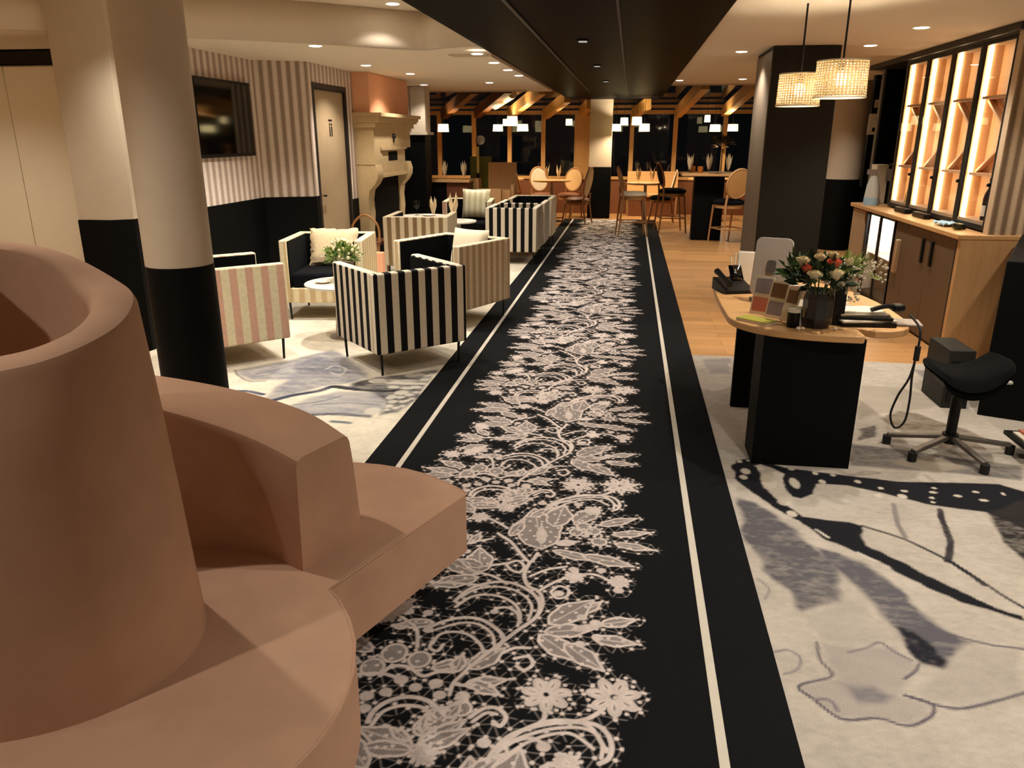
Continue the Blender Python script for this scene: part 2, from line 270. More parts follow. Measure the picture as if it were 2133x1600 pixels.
LACE_LEAVES = [(0.42,1,[(-0.216,2.204),(-0.056,2.241)]),(0.45,1,[(-0.231,2.186),(-0.091,2.067)]),(0.4,1,[(-0.144,2.152),(-0.011,2.032)]),(0.38,1,[(-0.051,2.192),(0.091,2.182)]),(0.42,1,[(-0.029,2.273),(0.089,2.317)]),(0.42,1,[(-0.095,2.333),(-0.034,2.407)]),(0.45,1,[(-0.205,2.249),(-0.061,2.415)]),(0.3,0,[(-0.124,2.229),(-0.028,2.264)]),(0.55,1,[(-0.286,2.746),(-0.356,3.098)]),(0.24,0,[(-0.291,2.789),(-0.308,2.943)]),(0.55,1,[(-0.254,2.942),(-0.226,3.146)]),(0.5,1,[(-0.171,2.989),(-0.074,3.14)]),(0.3,1,[(-0.063,2.979),(0.097,3.068)]),(0.3,1,[(-0.004,2.904),(0.152,2.948)]),(0.3,1,[(0.005,2.833),(0.164,2.802)]),(0.28,1,[(-0.239,2.742),(-0.067,2.686)]),(0.3,1,[(-0.122,2.722),(0.083,2.665)]),(0.5,0,[(-0.233,2.797),(-0.148,2.826)]),(0.35,1,[(-0.426,2.833),(-0.388,2.975)]),(0.3,1,[(-0.367,3.013),(-0.267,3.121)]),(0.4,1,[(-0.505,2.523),(-0.675,2.618)]),(0.4,1,[(-0.501,2.503),(-0.674,2.418)]),(0.55,1,[(-0.504,2.536),(-0.535,2.721)]),(0.4,1,[(-0.58,2.746),(-0.557,2.838)]),(0.4,1,[(-0.546,1.965),(-0.452,2.018)]),(0.45,1,[(-0.432,1.982),(-0.335,2.099)]),(0.4,1,[(-0.428,1.904),(-0.305,1.948)]),(0.45,1,[(-0.414,1.923),(-0.317,1.878)]),(0.5,1,[(-0.471,1.96),(-0.464,2.045)]),(0.34,1,[(-0.506,1.635),(-0.396,1.762)]),(0.34,1,[(-0.504,1.629),(-0.378,1.73)]),(0.4,1,[(-0.519,1.641),(-0.694,1.687)]),(0.34,1,[(-0.515,1.627),(-0.68,1.617)]),(0.4,1,[(-0.535,1.659),(-0.602,1.701)]),(0.4,1,[(-0.507,1.7),(-0.51,1.776)]),(0.5,1,[(-0.5,1.716),(-0.423,1.821)]),(0.5,1,[(-0.455,1.761),(-0.424,1.829)]),(0.4,1,[(-0.688,2.156),(-0.73,2.16)]),(0.5,1,[(-0.686,2.245),(-0.762,2.269)])]
LACE_PETALS = [(0.04,0.045,(-0.685,2.022)),(0.034,0.038,(-0.596,2.002)),(0.036,0.04,(-0.733,1.944)),(0.03,0.03,(-0.419,1.805)),(0.028,0.03,(-0.484,1.764)),(0.024,0.03,(-0.511,1.714)),(0.03,0.03,(-0.058,2.839)),(0.03,0.03,(-0.128,2.961)),(0.026,0.03,(-0.157,2.906)),(0.03,0.028,(-0.085,2.925))]
LACE_SPOTS = [(0.016,(-0.627,1.9)),(0.016,(-0.517,1.899)),(0.014,(-0.574,1.873)),(0.014,(-0.657,1.84)),(0.016,(-0.709,1.815)),(0.014,(-0.494,1.851)),(0.016,(-0.425,1.857)),(0.013,(-0.697,1.764)),(0.013,(-0.096,2.304)),(0.014,(-0.048,2.278)),(0.012,(-0.093,2.155)),(0.014,(-0.038,2.199)),(0.011,(-0.105,2.905)),(0.009,(-0.115,2.879)),(0.012,(-0.632,2.253)),(0.012,(-0.607,2.157)),(0.014,(-0.164,1.693)),(0.014,(-0.328,1.683)),(0.014,(-0.189,2.439)),(0.009,(-0.403,2.293)),(0.01,(-0.602,2.455)),(0.012,(-0.583,2.683)),(0.013,(-0.148,2.61)),(0.013,(-0.041,2.619)),(0.014,(0.029,2.575)),(0.014,(0.027,2.49))]
LACE_DAISY = [(-0.178,1.9),(0.022,1.919)]
LACE_DAISY_S = [(-0.771,2.215),(-0.727,2.268),(-0.141,2.56),(0.029,2.548),(-0.584,2.981),(-0.481,3.089),(-0.097,1.642)]
RC_WASH = [((0.36,0.35,0.37),0.05,0.85,[(0.537,3.353),(0.656,3.315),(0.74,3.155),(0.811,2.945),(0.854,2.827),(0.848,2.71),(0.814,2.54),(0.75,2.497),(0.678,2.441),(0.656,2.486),(0.638,2.591),(0.592,2.658),(0.568,2.784),(0.538,2.904)]),((0.36,0.35,0.38),0.05,0.85,[(0.811,2.945),(0.876,2.922),(0.962,2.843),(1.049,2.74),(1.076,2.624),(1.083,2.501),(1.115,2.426),(1.197,2.346),(1.152,2.293),(1.085,2.224),(1.038,2.193),(0.975,2.212),(0.952,2.331),(0.935,2.444),(0.91,2.554),(0.873,2.666),(0.828,2.778)]),((0.13,0.13,0.16),0.03,0.9,[(0.948,2.423),(0.995,2.408),(1.029,2.358),(1.068,2.311),(1.082,2.233),(1.038,2.193),(0.976,2.217),(0.959,2.295)]),((0.58,0.54,0.54),0.04,0.38,[(0.68,2.296),(0.776,2.278),(0.917,2.299),(0.958,2.234),(0.963,2.177),(0.89,2.058),(0.948,2.033),(0.937,1.978),(0.859,1.926),(0.778,1.942),(0.677,1.927),(0.614,1.991),(0.581,2.052),(0.688,2.118),(0.669,2.192)]),((0.42,0.41,0.45),0.05,0.6,[(0.682,2.089),(0.8,2.098),(0.867,2.055),(0.83,2.007),(0.737,1.993),(0.716,2.041)]),((0.6,0.56,0.55),0.05,0.25,[(1.028,2.196),(1.197,2.33),(1.343,2.342),(1.246,2.124),(1.137,2.069),(1.034,2.029),(0.951,2.041),(0.908,2.078)]),((0.52,0.5,0.48),0.05,0.22,[(0.671,2.44),(0.748,2.487),(0.836,2.575),(0.901,2.51),(0.927,2.332),(0.817,2.295),(0.693,2.297)]),((0.085,0.085,0.1),0.008,0.97,[(0.575,3.711),(0.62,3.798),(0.696,3.843),(0.855,3.732),(0.982,3.703),(1.135,3.673),(1.354,3.637),(1.54,3.653),(1.819,3.683),(2.015,3.541),(1.851,3.199),(1.731,3.216),(1.632,3.35),(1.522,3.365),(1.404,3.386),(1.297,3.451),(1.207,3.501),(1.096,3.554),(0.968,3.553),(0.925,3.438),(0.869,3.382),(0.82,3.401),(0.81,3.489),(0.825,3.651),(0.723,3.758),(0.685,3.732),(0.697,3.585),(0.719,3.433),(0.772,3.333),(0.808,3.206),(0.921,3.185),(1.002,3.179),(1.055,3.147),(1.021,3.059),(1.015,2.972),(1.058,2.918),(1.148,2.826),(1.256,2.689),(1.346,2.576),(1.431,2.541),(1.416,2.506),(1.239,2.59),(1.158,2.685),(1.063,2.81),(0.963,2.904),(0.867,3.019),(0.786,3.132),(0.727,3.27),(0.651,3.406),(0.574,3.544)]),((0.16,0.15,0.15),0.03,0.9,[(1.632,3.35),(1.618,3.199),(1.59,3.076),(1.599,2.878),(1.706,2.756),(2.162,3.668),(1.875,3.541)])]
RC_LINES = [(0.01,(0.1,0.1,0.12),[(1.055,3.147),(1.197,3.051),(1.318,2.895),(1.372,2.774),(1.423,2.649),(1.52,2.508)]),(0.016,(0.38,0.36,0.36),[(1.252,3.388),(1.215,3.21),(1.203,3.069)]),(0.022,(0.16,0.15,0.16),[(1.444,3.357),(1.401,3.167),(1.376,3.045),(1.31,2.894)]),(0.016,(0.1,0.1,0.12),[(1.318,2.895),(1.352,2.813),(1.376,2.734)]),(0.004,(0.25,0.23,0.28),[(0.677,2.285),(0.669,2.192),(0.688,2.118),(0.582,2.056),(0.616,2.0),(0.677,1.927),(0.779,1.946),(0.853,1.926),(0.936,1.981),(0.948,2.033),(0.89,2.058)]),(0.005,(0.22,0.21,0.26),[(0.89,2.058),(0.968,2.027),(1.033,2.024),(1.137,2.069),(1.246,2.124),(1.364,2.181)]),(0.004,(0.3,0.28,0.32),[(0.976,2.217),(0.951,2.175),(0.912,2.137)]),(0.004,(0.28,0.26,0.3),[(0.958,2.436),(1.045,2.426),(1.135,2.395),(1.238,2.357),(1.345,2.347),(1.438,2.335)]),(0.004,(0.34,0.32,0.36),[(0.768,2.246),(0.824,2.275),(0.885,2.315),(0.911,2.278),(0.958,2.234)]),(0.004,(0.4,0.38,0.4),[(0.616,2.0),(0.662,2.003),(0.673,1.959)]),(0.004,(0.42,0.4,0.42),[(0.532,2.211),(0.578,2.228),(0.609,2.192),(0.584,2.131),(0.544,2.106)]),(0.003,(0.45,0.43,0.45),[(0.548,2.652),(0.574,2.588),(0.549,2.52)]),(0.006,(0.8,0.77,0.72),[(0.973,2.913),(1.024,2.852)]),(0.006,(0.8,0.77,0.72),[(0.849,3.085),(0.891,3.022)])]
RC_SPOTS = [(0.031,0.05,(0.639,3.659)),(0.025,0.036,(0.619,3.585)),(0.018,0.026,(0.625,3.781)),(0.016,0.021,(0.675,3.801)),(0.024,0.033,(0.72,3.707)),(0.047,0.118,(0.734,3.556)),(0.03,0.082,(0.854,3.551)),(0.038,0.047,(0.765,3.332)),(0.031,0.04,(0.779,3.22)),(0.021,0.033,(0.99,3.587)),(0.019,0.028,(0.979,3.685)),(0.021,0.027,(1.161,3.613)),(0.026,0.025,(1.215,3.468)),(0.029,0.032,(1.322,3.476)),(0.018,0.019,(1.249,3.554)),(0.021,0.017,(1.35,3.537)),(0.017,0.015,(1.501,3.592)),(0.026,0.017,(1.479,3.541)),(0.016,0.019,(1.453,3.479)),(0.014,0.014,(1.441,3.432)),(0.024,0.019,(1.579,3.518)),(0.02,0.017,(1.679,3.575)),(0.027,0.019,(1.679,3.487)),(0.017,0.02,(1.061,3.674)),(0.02,0.02,(0.871,3.718)),(0.013,0.02,(1.799,3.572))]
RC_TOP = [((0.33,0.28,0.22),0.06,0.75,[(1.541,4.584),(1.678,4.735),(1.785,4.698),(1.878,4.584),(1.983,4.454),(2.039,4.304),(1.765,4.263),(1.584,4.326)]),((0.22,0.2,0.19),0.04,0.8,[(1.357,4.361),(1.444,4.446),(1.465,4.377),(1.394,4.208),(1.301,4.151)]),((0.22,0.21,0.21),0.06,0.7,[(1.24,4.12),(1.507,4.076),(1.771,3.996),(2.054,3.943),(1.961,3.735),(1.552,3.778),(1.157,3.791)]),((0.55,0.5,0.42),0.05,0.6,[(1.374,3.879),(1.633,4.014),(1.784,3.848),(1.545,3.759)]),((0.5,0.46,0.4),0.08,0.5,[(1.584,5.224),(1.857,5.2),(2.056,4.987),(1.902,4.796),(1.556,4.638),(1.388,4.511)]),((0.34,0.34,0.36),0.04,0.6,[(2.088,5.682),(2.304,5.569),(2.301,5.331),(2.191,5.066),(2.113,5.145),(2.047,5.326)]),((0.4,0.4,0.42),0.05,0.5,[(0.595,5.692),(0.81,5.785),(0.758,5.339),(0.604,5.316)])]  # patches by the desk; the browns paint shade under the stool
LC_WASH = [((0.46,0.46,0.5),0.05,0.8,[(-2.749,4.949),(-2.683,5.016),(-2.548,5.154),(-2.433,5.294),(-2.343,5.468),(-2.232,5.585),(-1.991,5.298),(-1.73,4.935),(-1.801,4.743),(-1.962,4.645),(-2.031,4.527),(-2.124,4.387),(-2.183,4.269),(-2.244,4.303),(-2.29,4.596),(-2.288,4.734),(-2.525,4.699),(-2.65,4.798)]),((0.3,0.31,0.37),0.05,0.6,[(-2.408,5.115),(-2.288,5.379),(-2.082,5.284),(-1.842,4.972),(-2.058,4.886),(-2.256,4.884)]),((0.52,0.52,0.55),0.05,0.8,[(-2.061,4.213),(-1.959,4.445),(-1.825,4.593),(-1.561,4.608),(-1.434,4.445),(-1.406,4.258),(-1.48,4.137),(-1.694,4.145),(-1.854,4.102),(-1.979,4.143)]),((0.27,0.27,0.29),0.03,0.85,[(-1.83,4.714),(-1.699,4.913),(-1.52,4.993),(-1.301,5.164),(-1.279,4.846),(-1.269,4.514),(-1.333,4.229),(-1.43,4.155),(-1.456,4.42),(-1.634,4.597),(-1.76,4.626)]),((0.2,0.19,0.19),0.02,0.9,[(-1.824,4.74),(-1.778,4.836),(-1.682,4.863),(-1.665,4.763),(-1.754,4.676)])]
LC_LINES = [(0.035,(0.22,0.24,0.32),[(-2.557,4.449),(-2.444,4.489),(-2.295,4.441)]),(0.045,(0.2,0.21,0.28),[(-2.197,4.299),(-2.107,4.434),(-1.967,4.56),(-1.892,4.667),(-1.721,4.627)]),(0.04,(0.16,0.16,0.17),[(-1.907,4.665),(-1.719,4.62),(-1.564,4.62),(-1.454,4.636)]),(0.035,(0.26,0.27,0.31),[(-1.844,4.113),(-1.697,4.154),(-1.482,4.143)]),(0.03,(0.36,0.4,0.42),[(-1.665,4.033),(-1.557,4.021)]),(0.006,(0.2,0.19,0.22),[(-2.739,4.922),(-2.646,4.799),(-2.514,4.693),(-2.395,4.718)]),(0.012,(0.36,0.36,0.42),[(-2.55,4.867),(-2.48,4.933),(-2.396,5.088)]),(0.01,(0.4,0.4,0.44),[(-2.02,4.271),(-1.878,4.357),(-1.784,4.482)]),(0.01,(0.4,0.4,0.44),[(-1.895,4.29),(-1.702,4.361),(-1.479,4.352)]),(0.01,(0.7,0.68,0.66),[(-2.103,5.045),(-2.07,5.136),(-1.959,5.066),(-1.95,4.929),(-2.041,4.97)])]
LC_SPOTS = [(0.084,0.074,(-1.647,4.829)),(0.189,0.046,(-1.465,4.805)),(0.042,0.037,(-1.525,4.847)),(0.147,0.028,(-1.483,4.867)),(0.063,0.055,(-1.45,4.977)),(0.052,0.046,(-1.394,5.012)),(0.052,0.055,(-1.333,4.902)),(0.063,0.065,(-1.415,4.606)),(0.055,0.046,(-1.501,4.713)),(0.063,0.037,(-1.405,4.703)),(0.055,0.037,(-1.352,4.735)),(0.042,0.037,(-1.326,4.813)),(0.042,0.065,(-1.454,4.509)),(0.042,0.037,(-1.397,4.517)),(0.042,0.037,(-1.352,4.57)),(0.042,0.046,(-1.421,4.425)),(0.034,0.032,(-1.358,4.434)),(0.034,0.046,(-1.417,4.34)),(0.029,0.037,(-1.366,4.316)),(0.029,0.032,(-1.334,4.352)),(0.029,0.028,(-1.335,4.459)),(0.025,0.032,(-1.412,4.278)),(0.063,0.083,(-1.494,4.245)),(0.042,0.037,(-1.316,5.023)),(0.029,0.037,(-1.341,4.993)),(0.034,0.028,(-1.323,4.632)),(0.029,0.028,(-1.316,4.496))]
RAFTERS = [((-4.025,17.1,2.052),(-2.777,14.2,2.411)),((-3.29,17.1,2.069),(-2.18,14.2,2.414)),((-2.564,17.1,2.066),(-1.572,14.2,2.394)),((-1.826,17.1,2.044),(-1.247,15.6,2.314)),((-1.048,17.1,2.088),(-0.876,16.6,2.229)),((0.038,17.1,2.055),(0.288,16.28,2.211)),((0.918,17.1,2.061),(1.107,13.2,2.401)),((1.859,17.1,2.085),(1.893,13.2,2.394))]

def vnoise(X, Y, scale, seed, octv=4):
    rs = np.random.RandomState(seed); out = np.zeros(X.shape); amp = 1.; tot = 0
    for o in range(octv):
        T = rs.rand(128, 128); x = X*scale*2**o+40; y = Y*scale*2**o+40; xi = np.floor(x).astype(int); yi = np.floor(y).astype(int); fx = x-xi; fy = y-yi
        fx = fx*fx*(3-2*fx); fy = fy*fy*(3-2*fy); q = lambda a, b: T[(xi+a) % 128, (yi+b) % 128]
        out += amp*((q(0, 0)*(1-fx)+q(1, 0)*fx)*(1-fy)+(q(0, 1)*(1-fx)+q(1, 1)*fx)*fy); tot += amp; amp *= .55
    return out/tot
def sstep(a, b, x):
    t = np.clip((x-a)/(b-a), 0, 1); return t*t*(3-2*t)
def win(X, Y, x0, x1, y0, y1):
    """index window of a regular-or-not grid: X varies along axis 0, Y along axis 1"""
    xs, ys = X[:, 0], Y[0]; i = np.searchsorted(xs, [x0, x1]); j = np.searchsorted(ys, [y0, y1]); return slice(i[0], i[1]), slice(j[0], j[1])
def seg_d(X, Y, pts):
    d = np.full(X.shape, 9.)
    for (x0, y0), (x1, y1) in zip(pts[:-1], pts[1:]):
        dx, dy = x1-x0, y1-y0; q = dx*dx+dy*dy+1e-9; t = np.clip(((X-x0)*dx+(Y-y0)*dy)/q, 0, 1); d = np.minimum(d, np.hypot(X-x0-t*dx, Y-y0-t*dy))
    return d
def inside(X, Y, pts):
    c = np.zeros(X.shape, bool); n = len(pts)
    for i in range(n):
        x0, y0 = pts[i]; x1, y1 = pts[i-1]
        if y0 == y1: continue
        c ^= ((y0 > Y) != (y1 > Y)) & (X < (x1-x0)*(Y-y0)/(y1-y0)+x0)
    return c
def grid_mesh(name, xs, ys, z, C, mat, parent=None, local=(0, 0)):
    nx, ny = len(xs), len(ys); X, Y = np.meshgrid(xs-local[0], ys-local[1], indexing='ij')
    co = np.stack([X, Y, np.full(X.shape, z)], -1).reshape(-1, 3).astype(np.float32)
    idx = np.arange(nx*ny).reshape(nx, ny); q = np.stack([idx[:-1, :-1], idx[1:, :-1], idx[1:, 1:], idx[:-1, 1:]], -1).reshape(-1, 4)
    me = bpy.data.meshes.new(name); me.vertices.add(len(co)); me.vertices.foreach_set('co', co.ravel()); me.loops.add(q.size); me.loops.foreach_set('vertex_index', q.ravel().astype(np.int32))
    me.polygons.add(len(q)); me.polygons.foreach_set('loop_start', np.arange(0, q.size, 4, dtype=np.int32))
    me.update(calc_edges=True)
    a = me.color_attributes.new('dye', 'FLOAT_COLOR', 'POINT'); a.data.foreach_set('color', np.concatenate([C.reshape(-1, 3), np.ones((nx*ny, 1))], 1).astype(np.float32).ravel())
    me.materials.append(M[mat]); o = bpy.data.objects.new(name, me); COL.objects.link(o)
    if parent: o.parent = parent
    return o

# ------------------------------------------------------------------ floor, carpets, runner
struct('floor', MB().at((0, 0, 0)).box(-6, 5, -3.5, 17.4, -.05, 0), 'floor', smooth=False)
def carpet(name, xs, ys, basec, washes, lines, spots, spotc, label, seed):
    X, Y = np.meshgrid(xs, ys, indexing='ij'); n1 = vnoise(X, Y, 1.3, seed); n2 = vnoise(X, Y, 7, seed+1); n3 = vnoise(X*.6, Y*3, 9, seed+2); n4 = vnoise(X, Y*1.8, 38, seed+3, 3)
    C = np.array(basec)[None, None, :]*(.66+.30*n1+.26*n2+.10*n3+.30*(n4-.5))[..., None]*np.ones(X.shape+(1,))
    wx = X+(n2-.5)*.07; wy = Y+(n1-.5)*.05
    def lay(ii, jj, a, c): C[ii, jj] = C[ii, jj]*(1-a[..., None])+np.array(c)**1.75*a[..., None]
    for c, s, op, p in washes:
        px, py = zip(*p); m = .25; ii, jj = win(X, Y, min(px)-m, max(px)+m, min(py)-m, max(py)+m)
        if X[ii, jj].size == 0: continue
        d = seg_d(wx[ii, jj], wy[ii, jj], p+[p[0]]) if s < .02 else seg_d(wx[ii, jj], wy[ii, jj], p+[p[0]])
        sd = np.where(inside(wx[ii, jj], wy[ii, jj], p), d, -d); a = sstep(-s*.35, s, sd)*op*((.45+.8*n3[ii, jj]+.7*(n4[ii, jj]-.3)) if s >= .01 else 1.); lay(ii, jj, np.clip(a, 0, 1), c)
    for w, c, p in lines:
        px, py = zip(*p); m = .1; ii, jj = win(X, Y, min(px)-m, max(px)+m, min(py)-m, max(py)+m)
        if X[ii, jj].size == 0: continue
        a = 1-sstep(w*.5-.001, w*.5+.007, seg_d(X[ii, jj]+(n2[ii, jj]-.5)*.02, Y[ii, jj], crom(p, 5)))
        lay(ii, jj, np.clip(a*(.55+.8*n2[ii, jj]), 0, 1), c)
    for a_, b_, (x, y) in spots:
        ii, jj = win(X, Y, x-a_-.03, x+a_+.03, y-b_-.03, y+b_+.03)
        if X[ii, jj].size == 0: continue
        q = np.hypot((X[ii, jj]-x)/max(a_, .008), (Y[ii, jj]-y)/max(b_, .008)); lay(ii, jj, (1-sstep(.62, .86, q))*.92, np.array(spotc)**.57)
    o = grid_mesh(name, xs, ys, .004, C, 'carpet'); return tag(o, label, 'carpet')
cat = np.concatenate
carpet('carpet', cat([np.arange(.53, 2.3, .008), [2.5, 2.8, 3.2]]), cat([[-3.4, -1, .8], np.arange(1.4, 5.82, .008)]), (.50, .45, .39), [(c, s*.45, o, p) for c, s, o, p in RC_TOP]+[(tuple(v*(.80 if s > .02 else 1) for v in c), s*.6 if s > .02 else s, min(1, o*1.12), p) for c, s, o, p in RC_WASH], RC_LINES, RC_SPOTS, (.60, .54, .45),
       'grey and cream butterfly wing carpet under the reception desk, right of the runner', 3)
carpet('carpet', np.arange(-3.64, -1.27, .012), cat([[-3.4, 0, 2], np.arange(3.2, 7.4, .012), np.arange(7.5, 10.9, .1)]), (.80, .73, .60), LC_WASH, LC_LINES, LC_SPOTS, (.66, .62, .54),
       'cream carpet with blue grey butterfly wings under the striped armchairs, left of the runner', 11)

LP = 1.47; LX0, LX1 = -.98, .22; LY0 = 1.75
def lace_dye():
    r = .0036; xs = np.arange(LX0, LX1+r/2, r); ys = np.arange(0, LP+1e-6, LP/round(LP/r)); X, Y = np.meshgrid(xs, ys, indexing='ij'); V = np.zeros(X.shape); S = np.full(X.shape, 9.)
    def wrap(p): return [[(x, y-LY0+k*LP) for x, y in p] for k in (-2, -1, 0, 1)]
    def region(p, m):
        px, py = zip(*p); return win(X, Y, min(px)-m, max(px)+m, min(py)-m, max(py)+m)
    def line(p, w, val=1., dens=5):
        for q in wrap(crom(p, dens) if dens else p):
            ii, jj = region(q, .09)
            if X[ii, jj].size == 0: continue
            d = seg_d(X[ii, jj], Y[ii, jj], q); V[ii, jj] = np.maximum(V[ii, jj], val*(1-sstep(w*.45, w*.45+.005, d))); S[ii, jj] = np.minimum(S[ii, jj], d)
    def fill(p, mode):
        for q in wrap(p):
            ii, jj = region(q, .09)
            if X[ii, jj].size == 0: continue
            x, y = X[ii, jj], Y[ii, jj]; ins = inside(x, y, q); d = seg_d(x, y, q+[q[0]])
            if mode == 1: hv = .30+.34*(np.sin((x*.7+y*.7)*820)*.5+.5)*(np.sin((x-y)*600)*.35+.65)
            elif mode == 2: hv = .28+.32*(np.sin(x*700)*.5+.5)
            elif mode == 3: hv = np.full(x.shape, .0)
            else: hv = np.full(x.shape, .92)
            V[ii, jj] = np.where(ins, hv, V[ii, jj]); V[ii, jj] = np.maximum(V[ii, jj], (1-sstep(.003, .0075, d))*(1 if mode != 4 else .9)); S[ii, jj] = np.minimum(S[ii, jj], np.where(ins, 0, d))
    def leaf(b, t, ratio):
        b, t = np.array(b), np.array(t); d = t-b; nrm = np.array((-d[1], d[0])); L = []
        for s in np.linspace(0, 1, 9): L.append(b+d*s+nrm*ratio*.5*math.sin(PI*s**.8)*(1+.12*math.sin(s*14)))
        for s in np.linspace(1, 0, 9)[1:-1]: L.append(b+d*s-nrm*ratio*.5*math.sin(PI*s**.8)*(1+.12*math.sin(s*14)))
        return [tuple(p) for p in L]
    def ell(c, a, b, rot=0, n=16): return [(c[0]+a*math.cos(2*PI*i/n)*math.cos(rot)-b*math.sin(2*PI*i/n)*math.sin(rot), c[1]+a*math.cos(2*PI*i/n)*math.sin(rot)+b*math.sin(2*PI*i/n)*math.cos(rot)) for i in range(n)]
    dots = []
    for a, b, c in LACE_PETALS: fill(ell(c, a, b), 2); dots += [p for p in ell(c, a+.014, b+.014, 0, 9)]
    leaves = list(LACE_LEAVES)
    y0 = LACE_DAISY[0][1]
    for (bx, by, tx, ty, rr) in [(-.80, .02, -.96, .0, .4), (-.78, .06, -.95, .09, .35), (-.76, .12, -.90, .19, .4), (-.78, -.05, -.92, -.10, .4), (-.74, .50, -.86, .47, .4), (-.74, .53, -.88, .56, .35), (-.72, .57, -.80, .66, .4), (-.70, .42, -.84, .36, .4), (-.62, .80, -.80, .86, .4), (-.62, .76, -.82, .74, .35), (-.6, .88, -.72, .98, .4), (-.66, 1.05, -.86, 1.10, .4), (-.66, 1.0, -.88, .98, .35), (-.62, 1.12, -.74, 1.24, .4), (-.6, .3, -.72, .27, .4), (-.5, .68, -.6, .72, .5)]:
        leaves.append((rr, 1, [(bx, by+y0), (tx, ty+y0)]))
    for rr, md, (b, t) in leaves:
        p = leaf(b, t, rr); fill(p, md if md else 4); dots.append((t[0]+(t[0]-b[0])*.08, t[1]+(t[1]-b[1])*.08)); dots += [p[k] for k in (3, 5, 11, 13)] if md else []
        if md: line([b, ((b[0]+t[0])/2, (b[1]+t[1])/2), t], .004, .8, 0)
    for w, p in LACE_LINES: line(p, w*1.15)
    for p in ([(-.62, y0+.0), (-.7, y0+.02), (-.78, y0+.0)], [(-.45, y0+.55), (-.6, y0+.55), (-.74, y0+.53)], [(-.5, y0+.9), (-.6, y0+.84), (-.62, y0+.78)], [(-.45, y0+1.0), (-.56, y0+1.08), (-.66, y0+1.04)], [(-.4, y0+.72), (-.5, y0+.68)]): line(p, .010)
    for c, R_, n in [(LACE_DAISY[0], .075, 7), (LACE_DAISY[1], .082, 7)]+[(c, .034, 6) for c in LACE_DAISY_S]+[((-.86, y0+.28), .04, 6), ((-.78, y0+.70), .04, 6), ((-.80, y0+1.32), .04, 6)]:
        for k in range(n):
            a = 2*PI*k/n+.3; q = (c[0]+math.cos(a)*R_*.58, c[1]+math.sin(a)*R_*.58)
            e = ell(q, R_*.40, R_*.21, a); fill(e, 4)
            if R_ > .05: fill(ell(q, R_*.24, R_*.09, a), 3)
            dots.append((c[0]+math.cos(a)*R_*1.18, c[1]+math.sin(a)*R_*1.18)); dots.append((c[0]+math.cos(a+.45)*R_*.95, c[1]+math.sin(a+.45)*R_*.95))
        line(ell(c, R_*.24, R_*.24)+[ell(c, R_*.24, R_*.24)[0]], .008)
    for a, c in LACE_SPOTS: fill(ell(c, a*1.1, a, 0, 12), 4)
    # net of threads with beads, kept inside the lace outline
    s = .048; i0 = int(LX0/s)-1; N = np.zeros(X.shape); R2 = random.Random(4); nodes = {}
    nv = round(LP/(s*.866)/2)*2; sv = LP/nv
    for j in range(-1, nv+1):
        for i in range(0, int((LX1-LX0)/s)+2):
            R2.seed((i*73+(j % nv)*191) & 65535); nodes[i, j] = (LX0+(i+.5*(j % 2))*s+R2.uniform(-.008, .008), j*sv+R2.uniform(-.008, .008))
    def put(p, q, w, val):
        ii, jj = win(X, Y, min(p[0], q[0])-.01, max(p[0], q[0])+.01, min(p[1], q[1])-.01, max(p[1], q[1])+.01)
        if X[ii, jj].size: N[ii, jj] = np.maximum(N[ii, jj], val*(1-sstep(w, w+.004, seg_d(X[ii, jj], Y[ii, jj], [p, q]))))
    for (i, j), p in nodes.items():
        put(p, p, .0056, 1.)
        for nb in ((i+1, j), (i+(j % 2), j+1), (i-1+(j % 2), j+1)):
            if nb in nodes: put(p, nodes[nb], .0003, .26)
    N *= (1-sstep(.030, .036, S))
    V = np.maximum(V, N)
    for p in dots:
        for q in wrap([p]):
            ii, jj = win(X, Y, q[0][0]-.012, q[0][0]+.012, q[0][1]-.012, q[0][1]+.012)
            if X[ii, jj].size: V[ii, jj] = np.maximum(V[ii, jj], 1-sstep(.005, .009, np.hypot(X[ii, jj]-q[0][0], Y[ii, jj]-q[0][1])))
    n = vnoise(X, Y, 30, 5, 2)[..., None]; V = np.clip(V, 0, 1)[..., None]
    C = np.array(lin((22, 23, 25)))*(1-V)+np.array(lin((226, 212, 206)))*V*(.8+.3*n)
    C[..., :] = np.clip(C, 0, 1); return xs, ys, C
run = thing('runner', 'long black lace patterned carpet runner with two ivory lines down the middle of the room', 'runner', (-.38, 0, 0))
MB().box(-.90, .91, -3.4, 15.9, 0, .006).build('runner_pile', 'runner', run, smooth=False)
for x in (-.715, .70): MB().box(x-.014, x+.014, -3.4, 15.8, .006, .0085).build('ivory_line', 'band', run, smooth=False)
lx, ly, lc = lace_dye()
lace0 = grid_mesh('lace_pattern', lx, ly, 0, lc, 'lace', run, (-.38, 0)); lace0.location = (0, LY0-LP, .0075)
for k in range(1, 11):
    c = lace0.copy(); COL.objects.link(c); c.parent = run; c.location = (0, LY0+(k-1)*LP, .0075)
    if LY0+k*LP > 15.9: c.scale = (1, max(.05, (15.85-(LY0+(k-1)*LP))/LP), 1)
    if LY0+k*LP > 15.9: break

